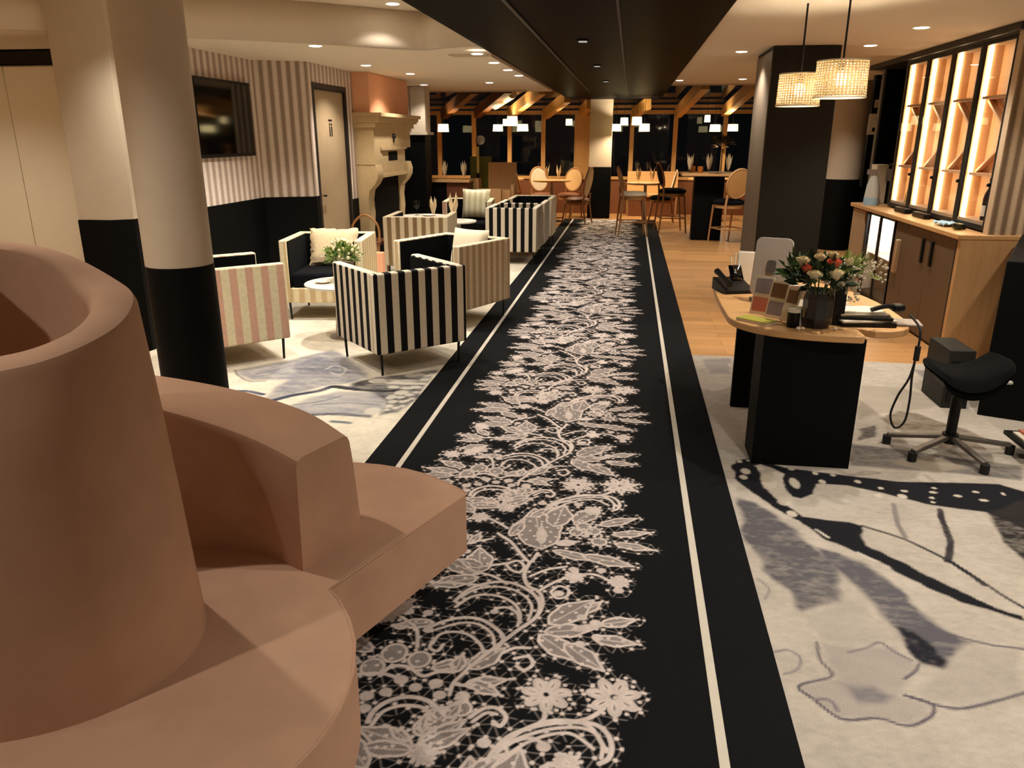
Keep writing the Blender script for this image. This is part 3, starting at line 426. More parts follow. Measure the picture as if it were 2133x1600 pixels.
# ------------------------------------------------------------------ room shell
ZC = 2.30
def ceil_slab(name, pts, z, mat='ceil'): return struct(name, MB().prism(pts, z, z+.05), mat, smooth=False)
soff = crom([(-5.2, 4.85), (-4.4, 5.15), (-3.66, 5.62), (-2.95, 6.05), (-2.5, 6.36), (-2.05, 6.76), (-1.80, 6.92), (-1.62, 6.80), (-1.25, 6.65)], 5)
ceil_slab('ceiling', [(-6, -3.5), (-1.25, -3.5)]+[(x, y+.02) for x, y in soff][::-1]+[(-6, 4.6)], 2.60)
ceil_slab('ceiling', [(x, y) for x, y in soff]+[(-1.25, 12.95), (-5.2, 12.95)], ZC)
w = MB(); w.sheet([[(x, y, ZC) for x, y in soff], [(x, y, 2.6) for x, y in soff]]); struct('trim_1', w, 'ceil', solid=.03)
struct('trim_2', MB().box(-1.62, -1.27, 7.3, 12.9, ZC-.025, ZC-.002).box(-1.66, -1.62, 7.3, 12.9, ZC-.012, ZC-.002), ['ceil'], smooth=False)
ceil_slab('ceiling', [(.52, -3.5), (4.2, -3.5), (4.2, 12.5), (.52, 12.5)], 2.34)
bk = MB().box(-1.255, .525, -3.5, 16.2, 2.295, 2.40); struct('ceiling', bk, 'tile', smooth=False)
struct('trim_3', MB().box(-.715, -.695, -3.5, 13.2, 2.283, 2.294).box(-.115, -.100, -3.5, 13.4, 2.283, 2.294), base('bronze_track', (58, 50, 50), .5, .4), smooth=False)
struct('ceiling', MB().box(-1.26, -1.25, -3.5, 16.2, 2.30, 2.62), 'ceil', smooth=False)
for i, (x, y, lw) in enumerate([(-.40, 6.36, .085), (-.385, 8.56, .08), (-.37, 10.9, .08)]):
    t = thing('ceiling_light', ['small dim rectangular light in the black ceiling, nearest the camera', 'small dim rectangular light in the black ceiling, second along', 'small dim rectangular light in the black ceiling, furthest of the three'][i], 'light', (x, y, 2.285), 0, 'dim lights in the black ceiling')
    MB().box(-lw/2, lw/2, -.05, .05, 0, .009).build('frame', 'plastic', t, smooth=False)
    MB().box(-lw/2+.012, lw/2-.012, -.04, .04, -.003, 0).build('diffuser', 'dimlight', t, smooth=False)  # vents, not lamps: glow added to brighten their pale faces
# left side walls
ZT = 1.01
struct('wall_left', MB().box(-3.78, -3.66, 5.62, 7.56, ZT, ZC+.35), 'stripe_y', smooth=False)
struct('trim_4', MB().box(-3.78, -3.655, 5.62, 7.56, 0, ZT), 'black', smooth=False)
rp = [(-3.66, 7.54), (-3.206, 7.755), (-3.21, 7.80), (-3.78, 7.62)]
struct('wall_left_return', MB().prism(rp, ZT, ZC), 'stripe_x', smooth=False)
struct('trim_5', MB().prism([(x+.004, y-.004) for x, y in rp], 0, ZT), 'black', smooth=False)
struct('wall_left_door', MB().box(-3.32, -3.20, 7.76, 7.86, ZT, ZC).box(-3.32, -3.20, 8.84, 9.05, .9, ZC).box(-3.32, -3.20, 7.86, 8.84, 2.12, ZC), 'stripe_y', smooth=False)
struct('trim_6', MB().box(-3.32, -3.195, 8.84, 9.05, 0, .9).box(-3.32, -3.195, 7.76, 7.86, 0, ZT), 'black', smooth=False)
d = tag(MB().box(-.04, 0, .055, .925, .01, 2.06).build('door_1', 'door', smooth=False), None, None, None, 'structure'); d.location = (-3.225, 7.86, 0)
MB().box(-.05, .03, 0, .05, 0, 2.12).box(-.05, .03, .93, .98, 0, 2.12).box(-.05, .03, .05, .93, 2.065, 2.12).build('door_frame', 'frame', d, smooth=False)
MB().bar((.05, .13, 1.0), (.05, .25, 1.0), .02, .02).bar((0, .13, 1.0), (.05, .13, 1.0), .02, .02).build('door_handle', 'chrome', d)
sg = MB()
for k in (0, 1): sg.box(0, .004, .47+k*.055, .495+k*.055, 1.60, 1.70).cbox((.002, .4825+k*.055, 1.722), (.004, .026, .026))
sg.box(0, .004, .455, .555, 1.755, 1.772); sg.build('door_sign', 'frame', d, smooth=False)
struct('wall_left_far', MB().box(-4.2, -4.1, 10.9, 13, 0, ZC).box(-5.2, -5.1, 12.9, 17.3, 0, 2.7), 'cream', smooth=False)
struct('wall_left_far', MB().box(-4.1, -3.3, 10.95, 11.05, ZT, ZC), 'stripe_x', smooth=False)
# near left: white cupboard wall
struct('wall_left_near', MB().box(-5.9, -4.0, 5.62, 5.74, 2.22, 2.60).box(-5.9, -4.0, 5.75, 5.8, 0, 2.6).box(-6, -5.9, -3.5, 5.8, 0, 2.6), 'wall', smooth=False)
cup = thing('cupboard', 'tall white two door cupboard at the far left behind the sofa', 'cupboard', (-4.6, 5.62, 0))
MB().box(-.98, .60, .02, .12, .0, 2.11).build('carcass', 'offw', cup, smooth=False)
for a, b in ((-.97, -.125), (-.12, .60)): MB().box(a, b, -.005, .02, .05, 2.10).build('door', 'offw', cup, bevel=.003)
MB().box(-.98, .62, -.012, .1, 2.115, 2.20).build('top_band', 'metal', cup, smooth=False)
struct('trim_7', MB().box(-5.9, -3.98, 5.54, 5.62, 2.40, 2.50), 'ceil', smooth=False)
# room behind the camera and right
struct('wall_back', MB().box(-6, 4.3, -3.6, -3.5, 0, 2.65), 'wall', smooth=False)
struct('wall_right', MB().box(3.6, 3.7, -3.5, 6.1, 0, 2.34), 'wall', smooth=False)
struct('wall_right_return', MB().box(2.60, 3.7, 6.12, 6.2, .90, 2.34), 'stripe_r', smooth=False)
struct('trim_8', MB().box(2.60, 3.7, 6.12, 6.2, 0, .90), 'grey_oak', smooth=False)
struct('wall_right_far', MB().box(2.95, 3.05, 6.2, 9.6, 0, 2.34), 'black', smooth=False)
struct('wall_right_far', MB().box(3.55, 3.65, 9.6, 17.3, 0, 2.7).box(3.05, 3.55, 9.5, 9.6, 0, 2.34), 'black', smooth=False)
struct('wall_right_far', MB().box(2.2, 3.55, 13.0, 13.1, 0, 2.34), 'black', smooth=False)
struct('trim_9', MB().box(2.56, 2.96, 6.1, 9.6, 2.29, 2.338), 'frame', smooth=False)
blk = tag(MB().prism([(2.13, 4.71), (3.5, 4.15), (3.5, 6.05), (2.80, 6.05)], .005, .93).build('angled_counter', 'black', bevel=.006), 'black waist high angled counter at the right edge in front of the striped wall', 'counter')  # low wall block, not part of the counter

# columns
def column(label, c, r, split, top, shaft, band='black'):
    t = thing('round_column', label, 'column', (*c, 0)); MB().cyl((0, 0), r, split, top, 40).build('shaft', shaft, t); MB().cyl((0, 0), r*1.012, 0, split, 40).build('painted_base', band, t); return t
column('thick round cream column with black base, in front on the left', (-2.145, 3.455), .155, 1.01, 2.60, 'cream')
column('round cream column with black base behind the dark square column', (3.056, 12.2), .27, 1.01, 2.34, 'cream')
t = thing('square_column', 'square cream column with black base behind the thick round column', 'column', (-3.86, 5.28, 0))
MB().prism([(-.16, -.03), (.09, -.03), (.22, .06), (.22, .36), (-.16, .36)], 1.01, 2.60).build('shaft', 'cream', t, bevel=.004); MB().prism([(-.165, -.035), (.092, -.035), (.225, .057), (.225, .362), (-.165, .362)], 0, 1.01).build('painted_base', 'black', t)
t = thing('square_column', 'slim square cream column with black base at the far end of the runner', 'column', (-.61, 16.3, 0))
MB().box(-.22, .22, -.2, .2, 1.01, 2.295).build('shaft', 'cream', t, bevel=.004); MB().box(-.225, .225, -.205, .205, 0, 1.01).build('painted_base', 'black', t)
t = thing('dark_pillar', 'large square charcoal pillar behind the reception desk', 'column', (1.45, 7.82, 0))
MB().box(-.28, .28, -.41, .44, 0, 2.335).build('cladding', 'blackcol', t, bevel=.004); MB().box(-.287, -.28, -.41, .44, 0, 2.30).build('side_panel', base('taupe_side', (112, 98, 84), .5), t, smooth=False)  # paler sheet on the left face: light from the left put into colour
t = thing('square_column', 'cream panelled column with black base beyond the fireplace', 'column', (-3.36, 11.9, 0))
MB().box(-.3, .3, -.15, .2, 1.66, 2.295).box(.1, .32, -.18, -.13, 1.66, 2.295).box(-.33, .35, -.2, .2, 1.62, 1.66).build('shaft', 'cream', t); MB().box(-.3, .3, -.15, .2, 0, 1.62).build('painted_base', 'black', t)

# fireplace
fp = thing('fireplace', 'carved stone fireplace with salmon chimney breast beyond the door', 'fireplace', (-3.2, 9.05, 0))
MB().box(-.05, .20, .0, 1.62, 1.86, ZC-.003).build('chimney_breast', 'pink', fp, smooth=False)
m = MB(); prof = [(.24, 1.70), (.26, 1.73), (.26, 1.755), (.30, 1.78), (.32, 1.82), (.35, 1.825), (.35, 1.86)]
for (a, z0), (b, z1) in zip(prof[:-1], prof[1:]): m.box(-.05, max(a, b), .10-max(a, b)*.45, 1.52+max(a, b)*.5, z0, z1+.0005)
m.build('mantel', 'stone', fp, smooth=False)
MB().box(-.05, .22, .03, 1.59, 1.46, 1.70).prism([(-.05, .03), (.22, .03), (.22, .32), (-.05, .32)], 1.28, 1.46).build('hood', 'stone', fp, smooth=False)
MB().sph((.225, .80, 1.60), .035, mi=0).bar((.23, .80, 1.53), (.23, .80, 1.60), .02, .02).build('carved_emblem', 'frame', fp)
def corbel(y0, y1):
    pr = [(-.05, 1.28), (.22, 1.28), (.245, 1.20), (.24, 1.12), (.20, 1.05), (.13, .98), (.11, .86), (.12, .70), (.10, .5), (.12, .25), (.20, .12), (.22, 0), (-.05, 0)]
    mm = MB(); mm.v = [(x, y0, z) for x, z in pr]+[(x, y1, z) for x, z in pr]; n = len(pr); mm.f = [tuple(range(n)), tuple(range(2*n-1, n-1, -1))]+[(i, n+i, n+(i+1) % n, (i+1) % n) for i in range(n)]; mm.mi = [0]*len(mm.f)
    return mm
for y0 in (.04, 1.36): corbel(y0, y0+.22).build('jamb', 'stone', fp)
MB().box(.0, .10, .27, 1.35, .02, 1.12).build('firebox', 'soot', fp, smooth=False); MB().box(-.05, .235, .26, 1.36, 1.44, 1.475).box(-.05, .205, .26, 1.36, 1.16, 1.44).box(-.05, .225, .26, 1.36, 1.12, 1.16).build('lintel', 'stone', fp, smooth=False)
MB().box(.15, .208, .62, 1.0, 1.31, 1.42).build('smoke_slot', 'soot', fp, smooth=False)  # slot drawn as a near-black block, same colour as the firebox

# television
t = thing('television', 'flat black television hung on the striped wall', 'television', (-3.656, 6.85, 1.75))
MB().box(0, .045, -.51, .51, -.33, .33).build('casing', 'plastic', t, bevel=.006); MB().box(.0452, .0475, -.485, .485, -.30, .305).build('screen', 'screen', t, smooth=False)

# ------------------------------------------------------------------ far conservatory
YW = 17.2
posts = [-4.15, -3.38, -2.60, -1.87, -1.16, 0.0, .895, 1.90, 2.55]
w1 = MB()
for i, x in enumerate(posts): w1.box(x-.045, x+.045, YW-.05, YW+.05, .75, 2.06)
w1.box(-5.1, 3.55, YW-.06, YW+.06, 2.04, 2.12).box(-5.1, 3.55, YW-.05, YW+.05, 2.16, 2.22).box(-5.1, 3.55, YW-.06, YW+.06, .72, .78)
wf = MB().box(-5.1, 3.55, YW+.012, YW+.02, .75, 2.10).build('window_1', 'night', smooth=False); wf['kind'] = 'structure'
w1.build('window_frame', 'beamz', wf, smooth=False)
struct('wall_far', MB().box(-5.1, 3.55, YW-.03, YW+.08, 0, .72), 'red', smooth=False)
struct('trim_10', MB().box(-1.14, -.84, YW-.09, YW-.03, .72, 2.04), 'beamz', smooth=False)
for i, (a, b) in enumerate(RAFTERS):
    r = MB().bar(a, b, .13, .20).build('rafter', 'darkbeam' if i in (0, 1) else 'beam', smooth=False)
    tag(r, ['thin dark rafter sloping at the left end of the glazed roof', 'wide dark rafter, second from the left in the glazed roof', 'honey coloured rafter beside the pale fabric duct', 'honey rafter left of the orange wood panel', 'short honey rafter above the orange wood panel', 'honey rafter just right of the far slim column', 'honey rafter sloping down to the middle right window post', 'rightmost honey rafter beside the dark pillar'][i], 'rafter', 'rafters of the glazed roof')
rg = MB().add([(-5.1, YW, 2.24), (3.55, YW, 2.24), (3.55, 12.4, 2.62), (-5.1, 12.4, 2.62)], [(0, 1, 2, 3)]).build('window_2', 'night', smooth=False); rg['kind'] = 'structure'
struct('trim_11', MB().box(-5.1, -1.27, 12.93, 13.0, ZC-.02, 2.62).box(.53, 3.55, 12.45, 12.52, ZC+.02, 2.62), 'cream', smooth=False)
m = MB().tube([(-2.80, 16.5, 2.18), (-2.47, 15.5, 2.26), (-2.17, 14.7, 2.33)], [.06, .08, .08], 14); tag(m.build('fabric_duct', 'blinds'), 'pale rounded fabric duct running between two rafters on the left', 'duct')
def glow_pendant(i, x, y, z, wd, h, lab):
    t = thing('pendant_lamp', lab, 'lamp', (x, y, z), 0, 'lit pendants in the conservatory')
    MB().lathe([(wd/2*.92, h/2), (wd/2, -h/2)], 18).build('lamp_shade', 'smallshade', t, solid=.004)
    MB().tube([(0, 0, h/2-.01), (0, 0, 2.30-z)], .004, 5).build('cord', 'metal', t)
    MB().bar((-wd*.45, 0, h/2), (wd*.45, 0, h/2), .006, .006).build('holder', 'metal', t); plamp('bulb', t, (0, 0, -.01), 26, size=.03)
pl = [(-3.78, 16.0, 1.76, .22, .15, 'lit pendant lamp furthest left, against the greenish pane'), (-2.66, 16.0, 1.76, .20, .13, 'lit pendant lamp low, left of the brightest shade'), (-2.54, 16.4, 1.87, .17, .13, 'lit pendant lamp high, left of the brightest shade'), (-2.22, 15.0, 1.87, .20, .17, 'largest brightest lit pendant on the left, in front of the window post'), (-2.12, 15.7, 1.76, .22, .13, 'lit pendant lamp low, right of the brightest shade on the left'), (-1.26, 16.3, 1.87, .13, .12, 'lone small lit pendant left of the orange wood panel'),
      (-.30, 15.8, 1.76, .17, .13, 'lit pendant lamp low, closest right of the slim far column'), (-.16, 16.2, 1.88, .15, .14, 'lit pendant lamp high, between the slim column and the honey post'), (.085, 15.8, 1.88, .19, .15, 'bright lit pendant hanging before the honey post right of the column'), (.235, 15.9, 1.76, .20, .14, 'lit pendant lamp low, right of the honey post'), (1.45, 16.3, 1.93, .11, .13, 'small high lit pendant in front of the right window'), (1.57, 15.9, 1.75, .20, .13, 'lit pendant left of the rightmost window post'), (1.96, 16.4, 1.76, .20, .13, 'lit pendant right of the rightmost window post')]
for i, a in enumerate(pl): glow_pendant(i, *a)
# ------------------------------------------------------------------ downlights
def downlight(x, y, z, label, power, ang=120, blend=.7, vis=True, r=.047):
    t = thing('downlight', label, 'downlight', (x, y, z), 0, 'recessed ceiling downlights' if vis else 'downlights outside the view')
    MB().lathe([(r, -.001), (r*1.32, -.004), (r*1.35, 0), (r, .0)], 24).build('trim_ring', 'white', t); MB().cyl((0, 0), r, -.006, -.001, 20).build('lens', 'lens', t)
    spot('lamp', t, (0, 0, -.02), power, ang, blend)
PW = 46
for a in [(-1.92, 6.50, 2.60, 'downlight in the raised left ceiling beside the black ceiling edge', PW*.9), (-2.57, 6.46, ZC, 'lone downlight under the curved soffit above the television wall', PW*1.7),
          (-1.34, 7.0, ZC-.026, 'nearest of the four downlights along the left black ceiling edge', PW*.5), (-1.34, 7.85, ZC-.026, 'second of the four downlights along the left black ceiling edge', PW*.5), (-1.335, 8.7, ZC-.026, 'third of the four downlights along the left black ceiling edge', PW*.5), (-1.33, 9.5, ZC-.026, 'furthest of the four downlights along the left black ceiling edge', PW*.5),
          (-1.96, 11.1, ZC, 'downlight at the far left ceiling edge above the glazed roof', PW*1.5), (-2.96, 11.4, ZC, 'dim downlight above the cream panelled column', PW*.5),
          (2.01, 6.36, 2.34, 'large downlight in the right ceiling nearest the shelf cabinet', PW), (1.98, 7.5, 2.34, 'second downlight in the right ceiling before the shelf cabinet', PW), (.96, 7.86, 2.34, 'downlight in the right ceiling left of the dark pillar, nearest', PW), (.62, 11.65, 2.34, 'far downlight touching the right edge of the black ceiling', PW*.9), (1.45, 11.5, 2.34, 'far downlight beside the rafter right of the black ceiling', PW*.9)]:
    downlight(*a)
off = 'recessed warm downlight outside the photograph, in the ceiling around the camera'
for x, y, z, p in [(-2.2, 3.6, 2.6, 1.9), (-1.72, 5.25, 2.6, 1.2), (-3.0, 5.1, 2.6, 1.2), (-2.1, 2.2, 2.6, .8), (-3.4, 2.4, 2.6, .9), (-1.9, .4, 2.6, .75), (-3.4, .3, 2.6, .6), (-4.8, 4.3, 2.6, 1.0), (1.1, 4.2, 2.34, 1.05), (2.0, 4.0, 2.34, .9), (1.0, 2.0, 2.34, 1.1), (2.0, 2.0, 2.34, 1.0), (1.1, .2, 2.34, .8), (2.4, .2, 2.34, .7), (3.1, 5.3, 2.34, .7), (2.6, 11, 2.34, .7), (1.6, 9.6, 2.34, .9), (-2.6, 9.4, ZC, .7), (-2.75, 8.25, ZC, 1.0)]:
    downlight(x, y, z, off, PW*p, vis=False)  # added fill lamps, with those over armchairs and fireplace inferred from light there

# ------------------------------------------------------------------ sofa
sf = thing('sofa', 'salmon velvet spiral sofa with a rising curved backrest in the left foreground', 'sofa', (-1.15, 1.40, 0)); SO = Vector((-1.15, 1.40, 0))
outer = [(-.78, 2.06), (-.98, 2.19), (-1.25, 2.22), (-1.55, 2.12), (-1.80, 1.90), (-1.92, 1.58), (-1.86, 1.28), (-1.66, 1.12), (-1.42, 1.07), (-1.22, 1.10), (-1.05, 1.22), (-.985, 1.40), (-1.03, 1.57), (-1.15, 1.68), (-1.32, 1.71), (-1.48, 1.64), (-1.57, 1.48), (-1.51, 1.33)]
inner = [(-.87, 1.81), (-1.03, 1.88), (-1.2, 1.885), (-1.40, 1.83), (-1.60, 1.72), (-1.68, 1.54), (-1.66, 1.40), (-1.56, 1.30), (-1.41, 1.28), (-1.27, 1.29), (-1.18, 1.34), (-1.145, 1.42), (-1.17, 1.50), (-1.24, 1.54), (-1.32, 1.55), (-1.40, 1.51), (-1.43, 1.44), (-1.40, 1.38)]
zt = [.76, .79, .84, .91, .98, 1.03, 1.08, 1.13, 1.17, 1.185, 1.20, 1.23, 1.265, 1.29, 1.345, 1.375, 1.395, 1.40]
O3 = crom([(x, y, z) for (x, y), z in zip(outer, zt)], 6); I3 = crom([(x, y, z) for (x, y), z in zip(inner, zt)], 6)
rows = []
for (ox, oy, z), (ix, iy, _) in zip(O3, I3):
    o2, i2 = Vector((ox, oy)), Vector((ix, iy)); d = (i2-o2).normalized(); k = (z-.42)
    to, ti = o2+d*(.02+.035*k), i2-d*(.01+.0*k); row = []
    for p, zz in ((o2, .40), (o2*.66+to*.34, .42+(z-.42)*.35), (o2*.3+to*.7, .42+(z-.42)*.72), (to, z-.025), (to+d*.008, z-.008), (to+d*.025, z), (ti-d*.025, z), (ti-d*.008, z-.008), (ti, z-.025), (ti*.4+i2*.6, .42+(z-.42)*.4), (i2, .40)): row.append((p.x-SO.x, p.y-SO.y, zz))
    rows.append(row)
m = MB(); m.sheet(rows); nr = len(rows[0]); m.f.append(tuple(range(nr-1, -1, -1))); m.mi.append(0); last = (len(rows)-1)*nr; m.f.append(tuple(range(last, last+nr))); m.mi.append(0)
m.build('backrest', 'velvet', sf)
pr = [(61, 1.235), (66, 1.26), (75, 1.29), (90, 1.27), (120, 1.2), (150, 1.08), (180, .95), (210, .80), (240, .655), (270, .565), (300, .54), (330, .54), (360, .54), (390, .545), (412, .56)]
pts = [(a, r) for a, r in crom(pr, 5)]; pts = [(-1.11+r*math.cos(math.radians(a))-SO.x, 1.30+r*math.sin(math.radians(a))-SO.y) for a, r in pts]
MB().prism(pts, .185, .42).build('seat', 'velvet', sf, bevel=.012, seg=3)
q = [(x*.62-.06, y*.62-.10) for x, y in pts]; MB().tube([(x*.998, y*.998, .416) for x, y in pts[::2]], .0045, 6, closed=True).build('piping', 'velvet', sf)
MB().prism(q, 0, .185).build('plinth', 'black', sf, smooth=False)

# ------------------------------------------------------------------ armchairs (local: front is +y)
def armchair(name_label, mat, loc, face, w=.72, dp=.70, lin_='lining', front=None):
    t = thing('armchair', name_label, 'armchair', (*loc, 0), math.atan2(face[1], face[0])-PI/2, 'striped tub armchairs'); th = .07; x, y = w/2, dp/2; z0, z1 = .165, .725
    MB().box(-x, x, -y, -y+th, z0, z1).build('back_panel', mat, t, bevel=.012)
    for s in (-1, 1): MB().box(min(s*x, s*(x-th)), max(s*x, s*(x-th)), -y+th, y, z0, z1).build('arm', 'bw_arm' if mat == 'bw' else mat, t, bevel=.012)
    MB().box(-x+th, x-th, y-.10, y-.005, z0, .30).build('front_rail', front or mat, t, bevel=.01)
    MB().box(-x+th, x-th, -y+th, -y+th+.018, .30, z1-.012).box(-x+th, -x+th+.012, -y+th, y-.01, .30, z1-.012).box(x-th-.012, x-th, -y+th, y-.01, .30, z1-.012).build('lining', lin_, t, bevel=.004)
    MB().box(-x+th+.015, x-th-.015, -y+th+.02, y-.012, .295, .43).build('seat_cushion', 'navy', t, bevel=.03, seg=3)
    for sx in (-1, 1):
        for sy in (-1, 1): MB().tube([(sx*(x-.05), sy*(y-.05), 0), (sx*(x-.045), sy*(y-.045), z0+.01)], [.009, .011], 8).build('leg', 'metal', t)
    return t
armchair('bold black and ivory striped tub armchair in front, its back to the camera', 'bw', (-1.635, 5.385), (-.69, .72))
armchair('rose and cream striped armchair half hidden by the round column', 'pinkst', (-2.955, 5.29), (.72, .69))
armchair('straw striped armchair with a shaggy ivory pillow, facing the camera', 'yellowst', (-2.73, 6.86), (.14, -.99), .74)
armchair('sand and cream striped armchair beside the runner, turned towards the table', 'beigest', (-1.55, 6.80), (-.45, -.89), .75, .74)
armchair('taupe and brown striped armchair seen from behind near the fireplace', 'taupest', (-2.43, 9.02), (-.06, 1), .75, .72)
armchair('black and ivory striped armchair along the runner, nearest of the far row', 'bw', (-1.49, 10.28), (0, 1), .67, .70)
armchair('black lined armchair along the runner, second of the far row', 'bw', (-1.47, 11.05), (0, 1), .66, .68)
armchair('ivory edged armchair along the runner, last of the far row', 'beigest', (-1.45, 11.95), (0, -1), .66, .68)
armchair('black armchair with a cream striped pillow beyond the low white table', 'pinkst', (-2.30, 11.25), (.1, -1), .70, .70)
def pillow(label, mat, loc, rot, w, h, t=.12, fringe=0):
    n = 14; g1 = []; g2 = []
    for i in range(n+1):
        a = -1+2*i/n; r1 = []; r2 = []
        for j in range(n+1):
            b = -1+2*j/n; th = t/2*(max(0, (1-a**4)*(1-b**4)))**.5; pinch = 1-.06*(1-abs(a))*abs(b)-.0; jit = fringe*rnd.uniform(-1, 1)
            x, y = a*w/2*(1-.05*(1-b*b))+jit, b*h/2*(1-.05*(1-a*a))+jit; r1.append((x, th+jit*.6, y)); r2.append((x, -th, y))
        g1.append(r1); g2.append(r2)
    m = MB().sheet(g1).sheet([r[::-1] for r in g2]); o = m.build('pillow', mat); o.location = loc; o.rotation_euler = rot; return tag(o, label, 'pillow')
pillow('shaggy ivory pillow leaning in the straw striped armchair', 'fur', (-2.75, 7.02, .60), (-.28, 0, .14), .46, .36, .14, .008)
pillow('cream striped pillow standing in the far black armchair', 'pillow', (-2.22, 11.36, .66), (-.2, 0, -.05), .42, .42, .14)
pillow('plain ivory pillow in the sand striped armchair beside the runner', 'ivory', (-1.43, 6.96, .62), (-.25, 0, -.47), .40, .36, .13)
# coffee tables
def coffee(label, loc, r, h):
    t = thing('side_table', label, 'table', (*loc, 0), 0, 'low white round tables'); MB().lathe([(1e-4, h-.022), (r*.96, h-.022), (r, h-.014), (r, h-.004), (r*.985, h), (1e-4, h)], 36).build('table_top', 'white', t)
    MB().lathe([(1e-4, .004), (r*.42, .004), (r*.42, .014), (.075, .02), (.07, .10), (.05, h-.022), (1e-4, h-.022)], 24).build('pedestal', 'grey', t); return t
coffee('low white round coffee table between the near armchairs', (-2.30, 5.98), .30, .46)
coffee('low white round table beyond the taupe striped armchair', (-2.22, 10.02), .26, .55)
coffee('low white round table with plates and a napkin by the fireplace', (-2.62, 9.80), .36, .62)
def foliage(mb, c, R, n, L, W, up=.5, mi=0, seed=0):
    r = random.Random(seed)
    for i in range(n):
        a = r.uniform(0, 2*PI); e = math.asin(r.uniform(-.15, 1)) ; d = Vector((math.cos(a)*math.cos(e), math.sin(a)*math.cos(e), math.sin(e)*.8)); p = Vector(c)+d*R*r.uniform(.35, 1.); f = (d+Vector((0, 0, up*r.uniform(-.5, 1)))).normalized(); s = f.cross(Vector((r.uniform(-1, 1), r.uniform(-1, 1), 1))).normalized(); l = L*r.uniform(.6, 1.2); u = s.cross(f)
        mb.add([tuple(p), tuple(p+f*l*.45+s*W/2+u*.006), tuple(p+f*l), tuple(p+f*l*.45-s*W/2+u*.006), tuple(p+f*l*.5-u*.004)], [(0, 1, 4), (1, 2, 4), (2, 3, 4), (3, 0, 4)], mi)
    return mb
t = thing('potted_plant', 'bushy green plant with cream blossoms on the near coffee table', 'plant', (-2.33, 6.10, .46))
MB().lathe([(1e-4, 0), (.045, 0), (.06, .05), (.055, .11), (.05, .11), (.045, .09), (1e-4, .09)], 20).build('pot', 'vase', t); foliage(MB(), (0, 0, .18), .13, 170, .075, .026, .4, 0, 2).build('leaves', 'leafl', t, smooth=False)
foliage(MB(), (0, 0, .16), .13, 90, .07, .028, .2, 0, 3).build('dark_leaves', 'leaf', t, smooth=False)
m = MB(); r_ = random.Random(5)
for i in range(46): a = r_.uniform(0, 6.28); e = r_.uniform(.1, 1.4); m.sph((.16*math.cos(a)*math.cos(e), .16*math.sin(a)*math.cos(e), .18+.15*math.sin(e)), r_.uniform(.008, .016), 6, 4)
m.build('blossoms', 'rosew', t)['kind'] = 'stuff'
t = thing('dish', 'small white dish on the near coffee table', 'dish', (-2.44, 5.93, .46)); MB().lathe([(1e-4, 0), (.04, 0), (.07, .02), (.066, .022), (.038, .006), (1e-4, .006)], 20).build('bowl', 'white', t)
def napkin(label, loc, s=1., glass=True):
    t = thing('napkin_glass', label, 'napkin', loc, rnd.uniform(0, 6), 'folded napkins standing in glasses'); m = MB()
    for k in range(4):
        a = k*PI/2+.4; tip = Vector((math.cos(a)*.05, math.sin(a)*.05, .25+.03*(k % 2)))*s; b0 = Vector((math.cos(a)*.012, math.sin(a)*.012, .03))*s; sd = Vector((-math.sin(a), math.cos(a), 0))*.030*s; mid = Vector((math.cos(a)*.035, math.sin(a)*.035, .15))*s; inn = mid-Vector((math.cos(a), math.sin(a), 0))*.02*s
        m.add([tuple(b0), tuple(mid+sd), tuple(tip), tuple(mid-sd), tuple(inn)], [(0, 1, 2), (0, 2, 3), (0, 4, 1), (1, 4, 2), (2, 4, 3), (3, 4, 0)])
    m.build('folded_napkin', 'napkin', t, smooth=False)
    MB().lathe([(1e-4, 0), (.032*s, 0), (.034*s, .004), (.006*s, .01), (.006*s, .05*s), (.034*s, .07*s), (.040*s, .14*s)], 16).build('glass', 'glass', t); return t
napkin('pointed cream napkin on the table behind the taupe armchair', (-2.44, 9.66, .62), .95); napkin('tall folded napkin on the low table right of the taupe armchair', (-2.26, 10.02, .55), 1.3)
for i, (x, y) in enumerate([(-2.78, 9.66), (-2.66, 9.62), (-2.55, 9.88)]): tag(MB().at((x, y, .62)).lathe([(1e-4, 0), (.05, 0), (.095, .014), (.092, .017), (.05, .005), (1e-4, .005)], 20).build('plate', 'white'), ['leftmost white plate on the table behind the taupe armchair', 'middle white plate on the table behind the taupe armchair', 'rightmost white plate on the table behind the taupe armchair'][i], 'plate', 'plates by the fireplace')
tag(MB().at((-2.72, 9.90, .62)).lathe([(1e-4, 0), (.035, 0), (.006, .012), (.006, .08), (.035, .11), (.04, .16), (.032, .19)], 16).build('wine_glass', 'bottle'), 'stemmed glass on the table in front of the dark bar', 'glass')
t = thing('log_stool', 'small salmon upright block beside the straw striped armchair', 'block', (-2.62, 7.95, 0)); MB().box(-.05, .05, -.05, .05, 0, .42).build('block', 'pink', t, bevel=.004)
t = thing('fire_chair', 'brown bentwood chair half hidden behind the taupe armchair', 'chair', (-3.0, 8.66, 0)); MB().tube(crom([(-.16, 0, .40), (-.15, 0, .62), (0, 0, .74), (.15, 0, .62), (.16, 0, .40)], 5), .014).build('backrest', 'chairwood', t); MB().box(-.18, .18, -.02, .34, .40, .44).build('seat', 'red', t, bevel=.01)
for sx in (-.15, .15):
    for sy in (0, .31): MB().tube([(sx, sy, 0), (sx, sy, .40)], .013).build('leg', 'chairwood', t)

